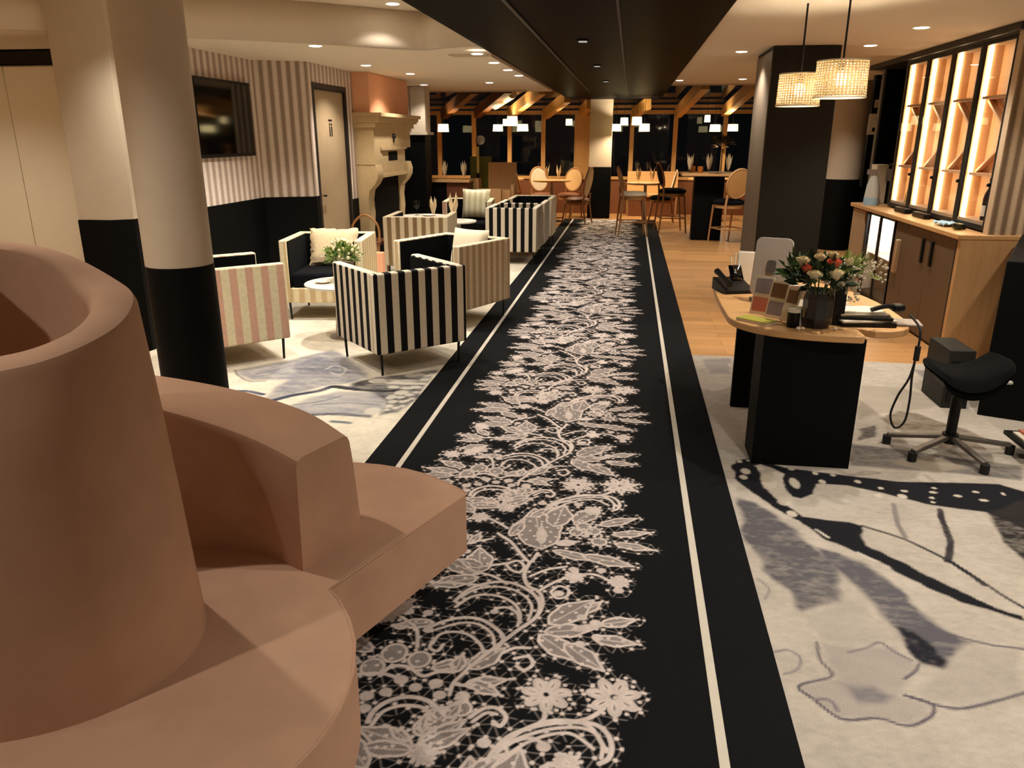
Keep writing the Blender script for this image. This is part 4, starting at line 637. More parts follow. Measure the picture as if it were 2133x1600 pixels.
# ------------------------------------------------------------------ far bar and tables
t = t_bar = thing('bar_counter', 'dark bar counter with a wooden top behind the low tables', 'counter', (-3.1, 12.55, 0)); MB().box(-.62, .58, -.2, .22, .90, .94).build('counter_top', 'oakx', t, bevel=.004); MB().box(-.58, .20, -.14, .2, 0, .90).build('front_panel', 'black', t, smooth=False); MB().box(.20, .54, -.14, .2, 0, .90).build('end_panel', 'red', t, smooth=False)
t = thing('beer_tower', 'slim yellowish tap column with a round silver dial on top', 'beer tap', (-2.50, 13.0, .94)); MB().tube([(0, 0, 0), (0, 0, .08)], .03).build('foot', 'metal', t); MB().tube([(0, 0, .08), (0, 0, .50)], .022, 12).build('column_tube', base('pale_yellow_glass', (226, 206, 128), .3), t); MB().tube([(0, 0, .50), (0, 0, .60)], .018).build('neck', 'metal', t)
m = MB(); m.at((.05, -.03, .60), (PI/2, 0, 0)).lathe([(1e-4, .02), (.05, .02), (.075, .01), (.075, -.01), (1e-4, -.01)], 20); m.build('dial', 'dial', t)
MB().box(.56, .65, .22, .52, 0, .94).build('side_panel', 'oakz', t_bar, smooth=False)
tag(MB().box(-2.66, -2.30, 13.14, 13.17, .0, 1.28).build('green_board', 'green', smooth=False), 'olive green upright board behind the slim tap column', 'board')
t = thing('booth_bench', 'light wood booth bench with a tall back right of the green board', 'bench', (-2.08, 12.95, 0)); MB().box(-.25, .22, .06, .11, 0, 1.19).build('backrest', 'oakz', t, bevel=.004); MB().box(.19, .24, -.35, .06, 0, .86).build('end_panel', 'oakz', t, bevel=.004); MB().box(-.35, .19, -.40, .06, 0, .78).build('front_box', 'oakx', t, bevel=.004)
MB().box(-.34, .06, -.53, -.43, 0, .80).build('low_panel', 'oakz', t, bevel=.004)
def cafe_table(label, loc, r, h, top='oakx'):
    t = thing('cafe_table', label, 'table', (*loc, 0), 0, 'cafe tables in the conservatory'); MB().lathe([(1e-4, h-.03), (r, h-.03), (r, h), (1e-4, h)], 32).build('table_top', top, t); MB().tube([(0, 0, .03), (0, 0, h-.03)], .03, 12).build('pedestal', 'grey', t); MB().lathe([(1e-4, 0), (.22, 0), (.22, .015), (.04, .035), (1e-4, .035)], 24).build('foot', 'metal', t)
cafe_table('round light topped cafe table with slim grey pedestal left of the far column', (-1.50, 15.4), .37, .79)
cafe_table('small wooden cafe table behind the first bar stool', (.30, 15.3), .36, .76); cafe_table('cafe table at the window, left of the slim column', (-2.55, 16.5), .36, .76); cafe_table('cafe table at the window beyond the high table', (1.55, 16.2), .40, .80)
def oval_chair(label, loc, face, seat_h, top, back_mat, seat_mat, wmat='chairwood', w=.42, group='oval backed chairs', stool=False):
    t = thing('bar_stool' if stool else 'dining_chair', label, 'bar stool' if stool else 'chair', (*loc, 0), math.atan2(face[1], face[0])-PI/2, group); d = .40; bz = (seat_h+.07+top)/2; bh = (top-seat_h-.07)/2; m = MB()
    ring = [(w*.43*math.cos(a), -d/2-.02-.05*math.sin(a), bz+bh*math.sin(a)) for a in np.linspace(0, 2*PI, 25)[:-1]]
    MB().tube(ring, .017, 8, closed=True).build('back_frame', wmat, t)
    g = MB(); n = len(ring); c = (0, -d/2-.02, bz); inner_ = [(x*.94, y+.012, bz+(z-bz)*.94) for x, y, z in ring]; g.add([(c[0], c[1]+.02, c[2])]+inner_, [(0, 1+i, 1+(i+1) % n) for i in range(n)]); g.add([(c[0], c[1]-.02, c[2])]+[(x, y-.024, z) for x, y, z in inner_], [(0, 1+(i+1) % n, 1+i) for i in range(n)]); g.build('back_panel', back_mat, t)
    MB().lathe([(1e-4, seat_h-.035), (w*.46, seat_h-.035), (w*.52, seat_h-.01), (w*.50, seat_h+.02), (w*.36, seat_h+.045), (1e-4, seat_h+.05)], 28).build('seat', seat_mat, t)
    MB().lathe([(w*.44, seat_h-.085), (w*.47, seat_h-.085), (w*.47, seat_h-.035), (w*.44, seat_h-.035)], 28).build('seat_rail', wmat, t)
    for sx in (-1, 1):
        MB().tube([(sx*w*.40, d/2+.03, 0), (sx*w*.38, d/2-.04, seat_h-.05)], [.013, .018]).build('leg', wmat, t); MB().tube([(sx*w*.42, -d/2-.05, 0), (sx*w*.38, -d/2+.01, seat_h-.04), (sx*w*.36, -d/2-.01, seat_h+.12)], [.013, .018, .016]).build('leg', wmat, t)
    if stool:
        z = seat_h*.36; a = d/2; MB().tube([(-w*.40, a, z), (w*.40, a, z), (w*.405, -a-.01, z), (-w*.405, -a-.01, z)], .011, closed=True).build('footrest', wmat, t)
    return t
barst = stripes('cream_brown_stripe', (226, 204, 160), (150, 116, 74), .07, .5, .1, 'auto'); M['barst'] = barst
oval_chair('bar stool with striped oval back and pale seat, standing on the runner end', (.07, 13.25), (1, .15), .685, 1.12, 'barst', 'ivory', w=.44, group='oval backed bar stools', stool=True)
oval_chair('bar stool with dark striped back and dark seat left of the high table', (.74, 13.95), (1, .2), .70, 1.17, 'lining', 'navy', w=.46, group='oval backed bar stools', stool=True)
oval_chair('bar stool with round cane back beside the dark pillar', (1.54, 12.57), (-.42, .9), .63, 1.13, 'cane', 'navy', 'oakz', w=.46, group='oval backed bar stools', stool=True)
oval_chair('cafe chair with brown slatted back right of the round table, by the slim column', (-.98, 15.0), (-1, .3), .45, 1.05, 'barst', 'red', w=.46); oval_chair('cafe chair with pale oval back left of the round table, nearest', (-1.92, 15.2), (1, .2), .45, .98, 'barst', 'red', w=.44)
oval_chair('cafe chair behind the round table, leaning left', (-1.75, 16.0), (.5, -1), .46, 1.0, 'ivory', 'red', w=.44); oval_chair('cafe chair behind the round table, on its right', (-1.22, 16.1), (-.4, -1), .46, .98, 'cane', 'red', w=.44)
oval_chair('dark seated cafe chair at the small wooden table behind the first bar stool', (.62, 15.6), (-1, 0), .46, .98, 'ivory', 'navy', w=.44)
for i, (x, y, z, lab) in enumerate([(-1.60, 15.35, .79, 'napkin in a glass on the left of the round cafe table'), (-1.38, 15.5, .79, 'napkin in a glass on the right of the round cafe table'), (.16, 15.25, .76, 'pale napkin on the small wooden table behind the first stool, left'), (.42, 15.3, .76, 'pale napkin on the small wooden table behind the first stool, right'), (-2.95, 12.5, .94, 'tall napkin standing at the left of the dark bar counter'), (-2.64, 12.52, .94, 'tall folded napkin at the right end of the dark bar counter'), (.92, 12.72, 1.06, 'napkin glass at the left end of the high table'), (1.22, 12.85, 1.06, 'napkin glass at the middle of the high table'), (1.50, 12.7, 1.06, 'splayed napkin at the right end of the high table, by the cane stool')]): napkin(lab, (x, y, z), 1.05)
t = thing('high_table', 'high light wood table on a black block base beside the dark pillar', 'table', (1.2, 12.95, 0)); MB().box(-.40, .44, -.34, .36, 1.01, 1.055).build('table_top', 'oakx', t, bevel=.004); MB().box(-.18, .28, -.09, .20, 0, 1.01).build('block_base', 'black', t, smooth=False)
for i, (x, y, lab) in enumerate([(.98, 12.9, 'round amber glass on the high table, left'), (1.08, 12.72, 'round amber glass on the high table, centre left')]): tag(MB().at((x, y, 1.055)).lathe([(1e-4, 0), (.035, 0), (.045, .06), (.04, .10), (.037, .10), (.03, .01), (1e-4, .01)], 16).build('tumbler', 'amber'), lab, 'glass', 'amber glasses')
tag(MB().at((1.32, 12.72, 1.055)).lathe([(1e-4, 0), (.08, 0), (.13, .015), (.127, .018), (.08, .005), (1e-4, .005)], 20).build('plate', 'lacegrey'), 'dull grey plate on the high table', 'plate')
t = thing('wreath_ornament', 'dark twiggy ornament with pale bits on the rightmost window post', 'ornament', (1.86, 17.05, 1.45)); foliage(MB(), (0, -.05, 0), .16, 120, .14, .05, .1, 0, 9).build('twigs', 'frame', t, smooth=False); foliage(MB(), (-.06, -.1, -.06), .10, 16, .10, .04, .1, 0, 10).build('pale_leaves', 'lacegrey', t, smooth=False); MB().tube([(0, -.04, -.10), (0, -.04, -.6)], .012).build('stem', 'frame', t)
t = thing('window_bench', 'low wooden bench along the window behind the bar stools', 'bench', (.5, 16.75, 0)); MB().box(-.55, .5, -.15, .2, .40, .46).build('seat', 'oakx', t, bevel=.01); MB().box(-.55, .5, .2, .25, 0, .90).build('backrest', 'oakx', t, bevel=.004); MB().box(-.5, .45, -.1, .18, 0, .40).build('base', 'red', t, smooth=False)

# ------------------------------------------------------------------ wall shelf cabinet and counter (right)
CX0, CXB, CY0, CY1 = 2.62, 2.775, 6.22, 8.50
cb = thing('shelf_cabinet', 'tall lit oak shelf cabinet with glass doors standing on the counter at right', 'cabinet', (CX0, CY0, .93)); H = 1.36; W = CY1-CY0; bw_ = W/4
MB().box(CXB-CX0-.02, CXB-CX0, 0, W, 0, H).build('back_panel', 'shelfoak', cb, smooth=False)
MB().box(0, CXB-CX0-.02, -.03, 0, 0, H).box(0, CXB-CX0-.02, W, W+.03, 0, H).box(0, CXB-CX0-.02, 0, W, H-.035, H).box(0, CXB-CX0-.02, 0, W, 0, .06).build('carcass', 'grey_oak', cb, smooth=False)
for k in range(4):
    y0, y1 = k*bw_, (k+1)*bw_
    MB().box(.012, CXB-CX0-.02, y1-.018, y1, .06, H-.035).build('divider', 'shelfoak', cb, smooth=False)
    for z in (.38, .94): MB().box(.03, CXB-CX0-.02, y0, y1-.018, z, z+.02).build('shelf', 'shelfoak', cb, smooth=False)
    ym = (y0+y1)/2-.10
    m = MB(); m.bar((.10, y1-.03, .935), (.10, y0+.07, .66), .05, .02).bar((.10, y0+.07, .66), (.10, y1-.03, .405), .05, .02); m.build('chevron_rack', 'shelfoak', cb, smooth=False)
    MB().box(.03, .055, y1-.036, y1-.018, .06, H-.04).build('light_strip', 'led', cb, smooth=False)
    dr = MB().box(-.004, .004, y0+.035, y1-.03, .03, H-.04).build('door', 'glass', cb, smooth=False)
    MB().box(-.008, .008, y1-.035, y1-.002, .0, H-.01).box(-.008, .008, y0+.002, y0+.04, .0, H-.01).box(-.008, .008, y0+.04, y1-.035, H-.04, H-.01).box(-.008, .008, y0+.04, y1-.035, .0, .035).build('door_frame', 'frame' if k else 'blackcol', dr, smooth=False)
    MB().sph((-.02, y0+.03, .33), .014).build('door_knob', 'plastic', dr)
def bottle(label, loc, prof, mat, cap='plastic', lab_=None, fill=None):
    t = thing('bottle', label, 'bottle', loc); MB().lathe(prof, 18).build('body', mat, t); z = prof[-1][1]; r = prof[-1][0]+.002; MB().cyl((0, 0), r, z-.01, z+.02, 12).build('cap', cap, t)
    if lab_: MB().lathe([(prof[1][0]+.001, lab_[0]), (prof[1][0]+.001, lab_[1])], 18).build('bottle_label', lab_[2], t)
    return t
wine = [(1e-4, 0), (.037, 0), (.038, .16), (.03, .20), (.014, .235), (.013, .29)]
bottle('clear decanter in the bottom shelf furthest from the camera', (2.695, 8.12, .992), [(1e-4, 0), (.05, 0), (.055, .05), (.03, .13), (.018, .20), (.022, .26)], 'bottle', 'gold')
bottle('white bottle in the second bottom shelf from the far end', (2.69, 7.50, .992), wine, 'clearw', 'gold'); bottle('dark wine bottle with cream label in the nearest bottom shelf', (2.69, 6.42, .992), wine, 'plastic', 'plastic', (.03, .11, 'paper'))
bottle('pale bottle beside the white one in the second bottom shelf', (2.70, 7.38, .992), wine, 'bottle', 'gold'); bottle('slim clear bottle beside the decanter, furthest shelf', (2.70, 7.99, .992), wine, 'bottle', 'white')
tag(MB().at((2.69, 6.36, 1.331)).lathe([(1e-4, 0), (.03, 0), (.006, .01), (.006, .06), (.03, .09), (.03, .13)], 14).build('wine_glass', 'bottle'), 'small stemmed glass on the middle shelf of the nearest bay', 'glass')
ct = thing('counter', 'long service counter with oak top and dark cupboards at right', 'counter', (2.42, 6.10, 0))
MB().box(-.02, .51, 0, 2.95, .875, .915).build('counter_top', 'oak', ct, bevel=.008); MB().box(0, .5, 0, .05, 0, .875).build('end_panel', 'oakz', ct, smooth=False); MB().box(.03, .5, .05, 1.45, .0, .875).build('carcass', 'brownlam', ct, smooth=False)
MB().box(.0, .04, .05, .075, 0, .87).build('edge_strip', 'frame', ct, smooth=False)
for a, b, hy in ((.08, .60, .50), (.605, 1.12, .70)):
    dr = MB().box(.008, .03, a, b, .02, .865).build('door', 'brownlam', ct, bevel=.002); MB().box(-.012, .012, hy, hy+.035, .60, .80).build('handle', 'plastic', dr, bevel=.005)
dr = MB().box(.008, .03, 1.125, 1.45, .02, .865).build('appliance_front', 'brownlam', ct, bevel=.002); MB().bar((-.004, 1.30, .42), (-.004, 1.30, .72), .05, .05).build('long_handle', base('brass_pull', (188, 160, 124), .35, .4), dr, bevel=.01)
MB().box(.03, .5, 2.45, 2.95, 0, .875).build('far_carcass', 'grey_oak', ct, smooth=False); MB().box(.012, .03, 2.47, 2.93, .3, .86).build('far_drawer', 'grey_oak', ct, bevel=.002)
fr = thing('glass_fridge', 'lit glass fronted fridge under the far part of the counter', 'fridge', (2.44, 7.62, 0)); MB().box(.02, .46, 0, .02, 0, .86).box(.02, .46, .88, .90, 0, .86).box(.44, .46, .02, .88, 0, .86).box(.02, .46, .02, .88, 0, .08).box(.02, .46, .02, .88, .84, .86).build('cabinet', 'blackcol', fr, smooth=False)
MB().box(.41, .44, .02, .88, .08, .84).box(.03, .41, .86, .88, .08, .84).build('inner_wall', 'white', fr, smooth=False); MB().box(.1, .3, .36, .84, .815, .835).build('lamp', 'fridgelamp', fr, smooth=False); MB().box(.05, .41, .02, .86, .45, .46).build('shelf', 'chrome', fr, smooth=False)
MB().box(.0, .012, .02, .88, .06, .85).build('door', 'glass', fr, smooth=False); MB().box(-.004, .016, .0, .03, .04, .86).box(-.004, .016, .43, .47, .04, .86).box(-.004, .016, .87, .90, .04, .86).build('door_frame', 'plastic', fr, smooth=False); plamp('fridge_light', fr, (.25, .6, .78), 10, (1, .93, .82))
# things on the counter
t = thing('spray_bottle', 'pale blue and white spray bottle at the far end of the oak counter', 'bottle', (2.50, 8.68, .915)); MB().lathe([(1e-4, 0), (.07, 0), (.075, .03), (.072, .08)], 18).build('liquid_base', 'blue', t); MB().lathe([(.072, .08), (.06, .20), (.035, .29), (.025, .30)], 18).build('body', 'clearw', t); MB().cbox((-.02, 0, .335), (.10, .04, .05)).cyl((0, 0), .022, .30, .33).build('spray_head', 'grey', t)
t = thing('coffee_machine', 'dark coffee machine standing against the shelf cabinet end', 'machine', (2.81, 8.78, .915)); MB().box(-.10, .16, -.16, .18, 0, .42).build('body', 'plastic', t, bevel=.012); MB().cyl((0, 0), .085, .42, .47, 20).build('hopper', 'blackcol', t); MB().sph((.03, .03, .50), .03).sph((-.03, -.04, .49), .022).build('lid_knobs', 'chrome', t); MB().box(-.14, -.10, -.08, .10, .24, .36).build('brew_head', 'steel', t, bevel=.006)
t = thing('cup_holder', 'ivory cup holder with black slots beside the spray bottle', 'holder', (2.64, 9.0, .915)); MB().box(-.06, .06, -.10, .10, 0, .40).build('rack', 'ivory', t, bevel=.006)
for z in (.06, .22): MB().box(-.066, -.06, -.05, .05, z, z+.1).build('slot', 'plastic', t, smooth=False)
t = thing('cleaning_cloth', 'crumpled pale blue cloth on the near part of the oak counter', 'cloth', (2.53, 6.72, .915)); m = MB(); r_ = random.Random(3)
g = [[(-.06+.12*i/8, -.11+.22*j/10, .002+.022*abs(math.sin(i*1.1+j*.8))+r_.uniform(0, .014)) for j in range(11)] for i in range(9)]; m.sheet(g); m.build('cloth', 'blue', t, solid=.004)
tag(MB().at((2.545, 6.50, .915)).cbox((0, 0, .02), (.07, .13, .04)).build('black_case', 'plastic', bevel=.015), 'small black case next to the crumpled blue cloth', 'case')
tag(MB().at((2.50, 6.40, .915)).lathe([(1e-4, 0), (.03, 0), (.035, .05), (.033, .05), (.028, .004), (1e-4, .004)], 14).build('glass_cup', 'bottle'), 'clear glass cup by the black case on the counter', 'cup')
for i, y in enumerate((7.35, 7.85)): tag(MB().at((2.555, y, .915)).box(-.03, .03, -.15, .15, 0, .045).build('utensil_tray', 'plastic', bevel=.008), ['black tray on the counter below the second shelf bay', 'black tray on the counter below the furthest shelf bay'][i], 'tray')
# beyond the counter: dark unit with posters
t = thing('dark_tall_unit', 'tall flat black panel at the far end of the shelf cabinet', 'panel', (2.78, 9.3, 0)); MB().box(-.13, .16, -.03, .04, 0, 2.28).build('panel', 'black', t, smooth=False); MB().box(-.15, -.13, -.03, .05, 0, 2.28).build('edge', 'steel', t, smooth=False)
for i, (z0, z1, x0, x1, mt, lab) in enumerate([(1.93, 2.02, 2.82, 3.0, 'lacegrey', 'small pale card high on the dark wall past the column'), (1.62, 1.86, 2.78, 2.98, 'paper', 'pale poster with dark blots on the dark wall past the column')]):
    o = thing('poster', lab, 'poster', ((x0+x1)/2+.06, 10.396, (z0+z1)/2)); w_ = (x1-x0); h_ = z1-z0; MB().box(-w_/2, w_/2, -.004, .004, -h_/2, h_/2).build('sheet', mt, o, smooth=False)
    if i: MB().box(-.02, .06, -.006, -.004, .04, .085).box(-.05, .05, -.006, -.004, -.085, -.04).build('print', 'plastic', o, smooth=False)
struct('wall_right_far', MB().box(2.86, 3.05, 10.4, 10.5, 1.0, 2.3), 'black', smooth=False)

# ------------------------------------------------------------------ pendants over the desk
def rattan(label, x, y, z0, z1, r):
    t = thing('pendant_lamp', label, 'lamp', (x, y, z0), 0, 'woven pendants above the desk'); h = z1-z0
    MB().lathe([(r, h), (r*1.02, h*.5), (r*1.04, 0)], 40).build('lamp_shade', 'rattan', t, solid=.004)
    MB().tube([(r*1.04*math.cos(a), r*1.04*math.sin(a), 0) for a in np.linspace(0, 2*PI, 33)[:-1]], .006, 6, closed=True).build('lower_rim', 'ivory', t)
    MB().tube([(r*math.cos(a), r*math.sin(a), h) for a in np.linspace(0, 2*PI, 33)[:-1]], .005, 6, closed=True).build('upper_rim', 'ivory', t)
    MB().tube([(0, 0, h*.72), (0, 0, 2.335-z0)], .006, 8).cyl((0, 0), .02, h*.72, h*1.02).build('cord', 'metal', t); MB().bar((-r, 0, h-.003), (r, 0, h-.003), .006, .006).bar((0, -r, h-.003), (0, r, h-.003), .006, .006).build('spider', 'gold', t)
    MB().sph((0, 0, h*.5), .036, 14, 8).build('bulb', 'bulb', t); plamp('light', t, (0, 0, h*.5), 55, (1, .84, .62), size=.036)
rattan('smaller lower woven rattan pendant, left of the pair above the desk', .978, 5.12, 1.776, 1.952, .118); rattan('larger higher woven rattan pendant, right of the pair above the desk', 1.15, 4.86, 1.81, 2.0, .135)

# ------------------------------------------------------------------ reception desk
dk = thing('reception_desk', 'curved oak topped reception desk on black slab legs', 'desk', (.95, 4.3, 0)); ox, oy = .95, 4.3
e = crom([(.55, 4.95), (.535, 4.55), (.535, 4.15), (.545, 3.98), (.60, 3.86), (.70, 3.765), (.84, 3.71), (.98, 3.685)], 5)+[(1.115, 3.68), (1.125, 3.70), (1.125, 3.86)]+crom([(1.20, 3.80), (1.30, 3.82), (1.38, 3.90), (1.42, 4.05), (1.42, 4.45), (1.36, 4.80), (1.20, 5.15), (.95, 5.40), (.75, 5.35), (.62, 5.2)], 5)
MB().prism([(x-ox, y-oy) for x, y in e], .675, .71).build('desk_top', 'oakx', dk, bevel=.005)
MB().box(.68-ox, 1.155-ox, 3.765-oy, 3.80-oy, 0, .674).box(.68-ox, .71-ox, 3.80-oy, 4.0-oy, 0, .674).build('leg_panel', 'black', dk, smooth=False)
MB().box(.68-ox, .90-ox, 4.64-oy, 4.68-oy, 0, .674).build('leg_panel', 'black', dk, smooth=False); MB().box(.80-ox, 1.25-ox, 5.08-oy, 5.12-oy, 0, .674).build('leg_panel', 'black', dk, smooth=False)
ZD = .71
# vase with bouquet
t = thing('flower_vase', 'black faceted vase with a bouquet of cream and coral roses on the desk', 'vase', (.935, 3.86, ZD))
MB().lathe([(1e-4, 0), (.062, 0), (.072, .05), (.072, .14), (.062, .17), (.064, .185), (.056, .185), (.052, .17), (1e-4, .16)], 10).build('vase_body', 'vase', t, smooth=False)
bq = (0, 0, .27)
foliage(MB(), (0, 0, .215), .135, 150, .085, .034, .5, 0, 21).build('dark_foliage', 'leafd', t, smooth=False); foliage(MB(), (-.12, .02, .255), .09, 46, .07, .022, .5, 0, 22).build('olive_sprig', 'leaf', t, smooth=False); foliage(MB(), (.12, .03, .25), .11, 60, .06, .022, .6, 0, 23).build('pale_foliage', 'leafl', t, smooth=False)
st = MB()
def rose(mb, c, r, seed):
    rr = random.Random(seed)
    for k in range(16):
        a = k*2.4; q = .25+.75*k/15; tilt = .25+.75*q; ca, sa = math.cos(a), math.sin(a); b = Vector(c)+Vector((ca, sa, 0))*r*.25*q; out = Vector((ca, sa, 0)); sd = Vector((-sa, ca, 0)); top = b+out*r*.75*q*tilt+Vector((0, 0, r*(1.0-.35*q))); mid = b+out*r*.6*q+Vector((0, 0, r*.35))
        mb.add([tuple(b-Vector((0, 0, r*.4))), tuple(mid+sd*r*.55), tuple(top+sd*r*.3), tuple(top-sd*r*.3), tuple(mid-sd*r*.55), tuple(mid+out*r*.12)], [(0, 1, 5), (1, 2, 5), (2, 3, 5), (3, 4, 5), (4, 0, 5)])
    return mb.sph((c[0], c[1], c[2]+r*.15), r*.6, 10, 7)
for i, (x, y, z, r, mt) in enumerate([(-.06, -.12, .305, .036, 'rosew'), (.035, -.125, .315, .037, 'rosew'), (.035, -.07, .375, .036, 'rosep'), (-.085, -.07, .335, .032, 'rosep'), (-.10, -.03, .375, .036, 'rosew'), (.045, .02, .41, .03, 'rosew'), (-.02, -.02, .40, .03, 'rosew'), (.0, -.12, .265, .016, 'sprig'), (.075, -.11, .255, .014, 'sprig'), (.12, 0, .375, .026, 'rosew')]):
    z = .16+(z-.16)*.72; rose(MB(), (x, y, z), r, i).build('rose', mt, t); st.tube([(x, y, z-r*.4), (x*.4, y*.4, .16)], .0035, 5)
st.build('stems', 'stemg', t)
m = MB(); r_ = random.Random(8)
for i in range(120):
    a = r_.uniform(-.5, .9); q = r_.uniform(.05, .27); c = (q*math.cos(a)+.02, q*math.sin(a)*.5-.02, .30-.35*(q-.15)**2+r_.uniform(-.05, .04)-.10*max(0, q-.14)); m.sph(c, r_.uniform(.004, .008), 5, 4)
for i in range(70): m.sph((r_.uniform(.10, .17), r_.uniform(-.10, .0), r_.uniform(.14, .27)), r_.uniform(.004, .008), 5, 4)
m.build('white_sprigs', 'sprig', t)['kind'] = 'stuff'
# monitor back
t = thing('monitor', 'grey rounded monitor seen from behind, leaning on the desk', 'monitor', (.80, 4.42, ZD)); m = MB(); rr = .03
def rrect(w, h, r, n=5): return [(sx*(w/2-r)+r*math.cos(a), sy*(h/2-r)+r*math.sin(a)) for sx, sy, a0 in ((1, 1, 0), (-1, 1, PI/2), (-1, -1, PI), (1, -1, 3*PI/2)) for a in np.linspace(a0, a0+PI/2, n)]
m = MB().at((0, .0, .20), (PI/2-.25, 0, -.38)).prism(rrect(.20, .32, .032), -.009, .009); m.build('shell', 'grey', t, bevel=.003); MB().at((0, .0, .20), (PI/2-.25, 0, -.38)).prism(rrect(.05, .07, .015), .0092, .014).build('logo_plate', 'steel', t); MB().bar((0, .03, .01), (0, .02, .16), .05, .02).box(-.09, .09, -.04, .10, 0, .012).build('stand', 'steel', t, bevel=.003)
t = thing('desk_phone', 'black desk phone with handset at the far left corner of the desk', 'phone', (.645, 4.74, ZD), .3); MB().prism([(-.09, -.10), (.09, -.10), (.09, .10), (-.09, .10)], 0, .02).add([(-.09, -.1, .02), (.09, -.1, .02), (.09, .1, .07), (-.09, .1, .07), (-.09, .1, .02), (.09, .1, .02)], [(0, 1, 2, 3), (3, 2, 5, 4), (0, 3, 4), (1, 5, 2)]).build('base', 'plastic', t, smooth=False); MB().tube([(-.065, -.10, .06), (-.065, 0, .085), (-.065, .10, .105)], [.02, .013, .02], 8).build('handset', 'plastic', t); MB().add([(.0, .03, .056), (.08, .03, .056), (.08, .09, .14), (.0, .09, .14)], [(0, 1, 2, 3)]).build('display', 'screen', t, solid=.006)
tag(MB().at((.60, 4.88, ZD), (0, 0, .4)).box(-.03, .03, -.003, .003, 0, .15).box(-.03, .03, -.03, .03, 0, .006).build('acrylic_stand', 'glass', bevel=.001), 'clear acrylic stand behind the desk phone', 'stand')
t = thing('white_folder', 'white paper folder standing behind the desk phone', 'folder', (.755, 4.98, ZD), -.2); MB().box(-.06, .06, 0, .012, 0, .20).build('sheets', 'paper', t, bevel=.001); MB().box(-.065, .065, .012, .016, 0, .205).build('cover', 'clearw', t, smooth=False)
t = thing('pen_holder', 'small dark pen holder with pale pens by the white folder', 'pen holder', (.68, 4.98, ZD)); MB().lathe([(1e-4, 0), (.03, 0), (.03, .09), (.026, .09), (.026, .01), (1e-4, .01)], 14).build('cup', 'plastic', t)
for k in range(3): MB().tube([(0, 0, .02), (.03*(k-1), .015, .17+.02*k)], .0035, 6).build('pen', 'clearw', t)
def leaflet(label, loc, rz, w, h, mats, lean=.25):
    t = thing('leaflet_stand', label, 'leaflet', loc, rz); m = MB().at((0, 0, 0), (-lean, 0, 0)); m.box(-w/2, w/2, -.003, .003, 0, h).build('card', 'paper', t, smooth=False); m2 = MB().at((0, 0, 0), (-lean, 0, 0)); m2.box(-w/2+.008, w/2-.008, -.0045, -.003, h*.55, h*.94); m2.build('picture', mats[0], t, smooth=False); m3 = MB().at((0, 0, 0), (-lean, 0, 0)); m3.box(-w/2+.008, w/2-.008, -.0045, -.003, h*.08, h*.45); m3.build('text_block', mats[1], t, smooth=False); MB().bar((0, .0, .01), (0, .10, .003), .03, .006).build('foot', 'clearw', t)
leaflet('leaflet card with a small blue photo, leftmost on the desk', (.70, 4.10, ZD), -.55, .10, .20, ('photo', 'redprint')); leaflet('brownish leaflet card in the middle of the row on the desk', (.76, 4.02, ZD), -.75, .10, .19, ('kraft', 'photo')); leaflet('tall pale leaflet card closest to the black vase', (.815, 3.95, ZD), -.9, .08, .17, ('kraft', 'paper'))
leaflet('folded pale brochure leaning behind the black vase', (.86, 4.10, ZD), -.3, .14, .17, ('kraft', 'paper'), .5)
t = thing('booklet', 'yellow green booklet lying at the left front edge of the desk', 'booklet', (.665, 3.925, ZD), -.75); MB().box(-.09, .09, -.045, .045, 0, .012).build('pages', 'paper', t, smooth=False); MB().box(-.092, .092, -.047, .047, .012, .015).build('cover', 'booklet', t, smooth=False)
t = thing('jar', 'small black jar with pale lid left of the vase', 'jar', (.822, 3.835, ZD)); MB().lathe([(1e-4, 0), (.028, 0), (.03, .01), (.03, .07), (.026, .075)], 16).build('body', 'plastic', t); MB().cyl((0, 0), .03, .075, .09, 16).build('lid', 'paper', t)
t = thing('cream_box', 'small cream box between the jar and the vase', 'box', (.87, 3.90, ZD)); MB().box(-.025, .02, -.03, .03, 0, .085).build('carton', 'paper', t, bevel=.002)
for i, (x, y, r, lab) in enumerate([(.835, 3.765, .012, 'tiny pale pebble in front of the black jar'), (.858, 3.775, .010, 'tiny cream pebble left of the vase foot'), (1.01, 3.79, .010, 'tiny white pebble right of the vase foot')]): tag(MB().at((x, y, ZD)).sph((0, 0, r*.8), r, 8, 6, sz=.8).build('pebble', 'paper'), lab, 'pebble', 'pebbles by the vase')
t = thing('dark_box', 'upright dark box just right of the vase', 'box', (1.045, 3.95, ZD)); MB().box(-.025, .03, -.05, .05, 0, .19).build('carton', 'plastic', t, bevel=.003); MB().box(-.027, .032, -.052, .052, .19, .20).build('lid', 'steel', t, bevel=.002)
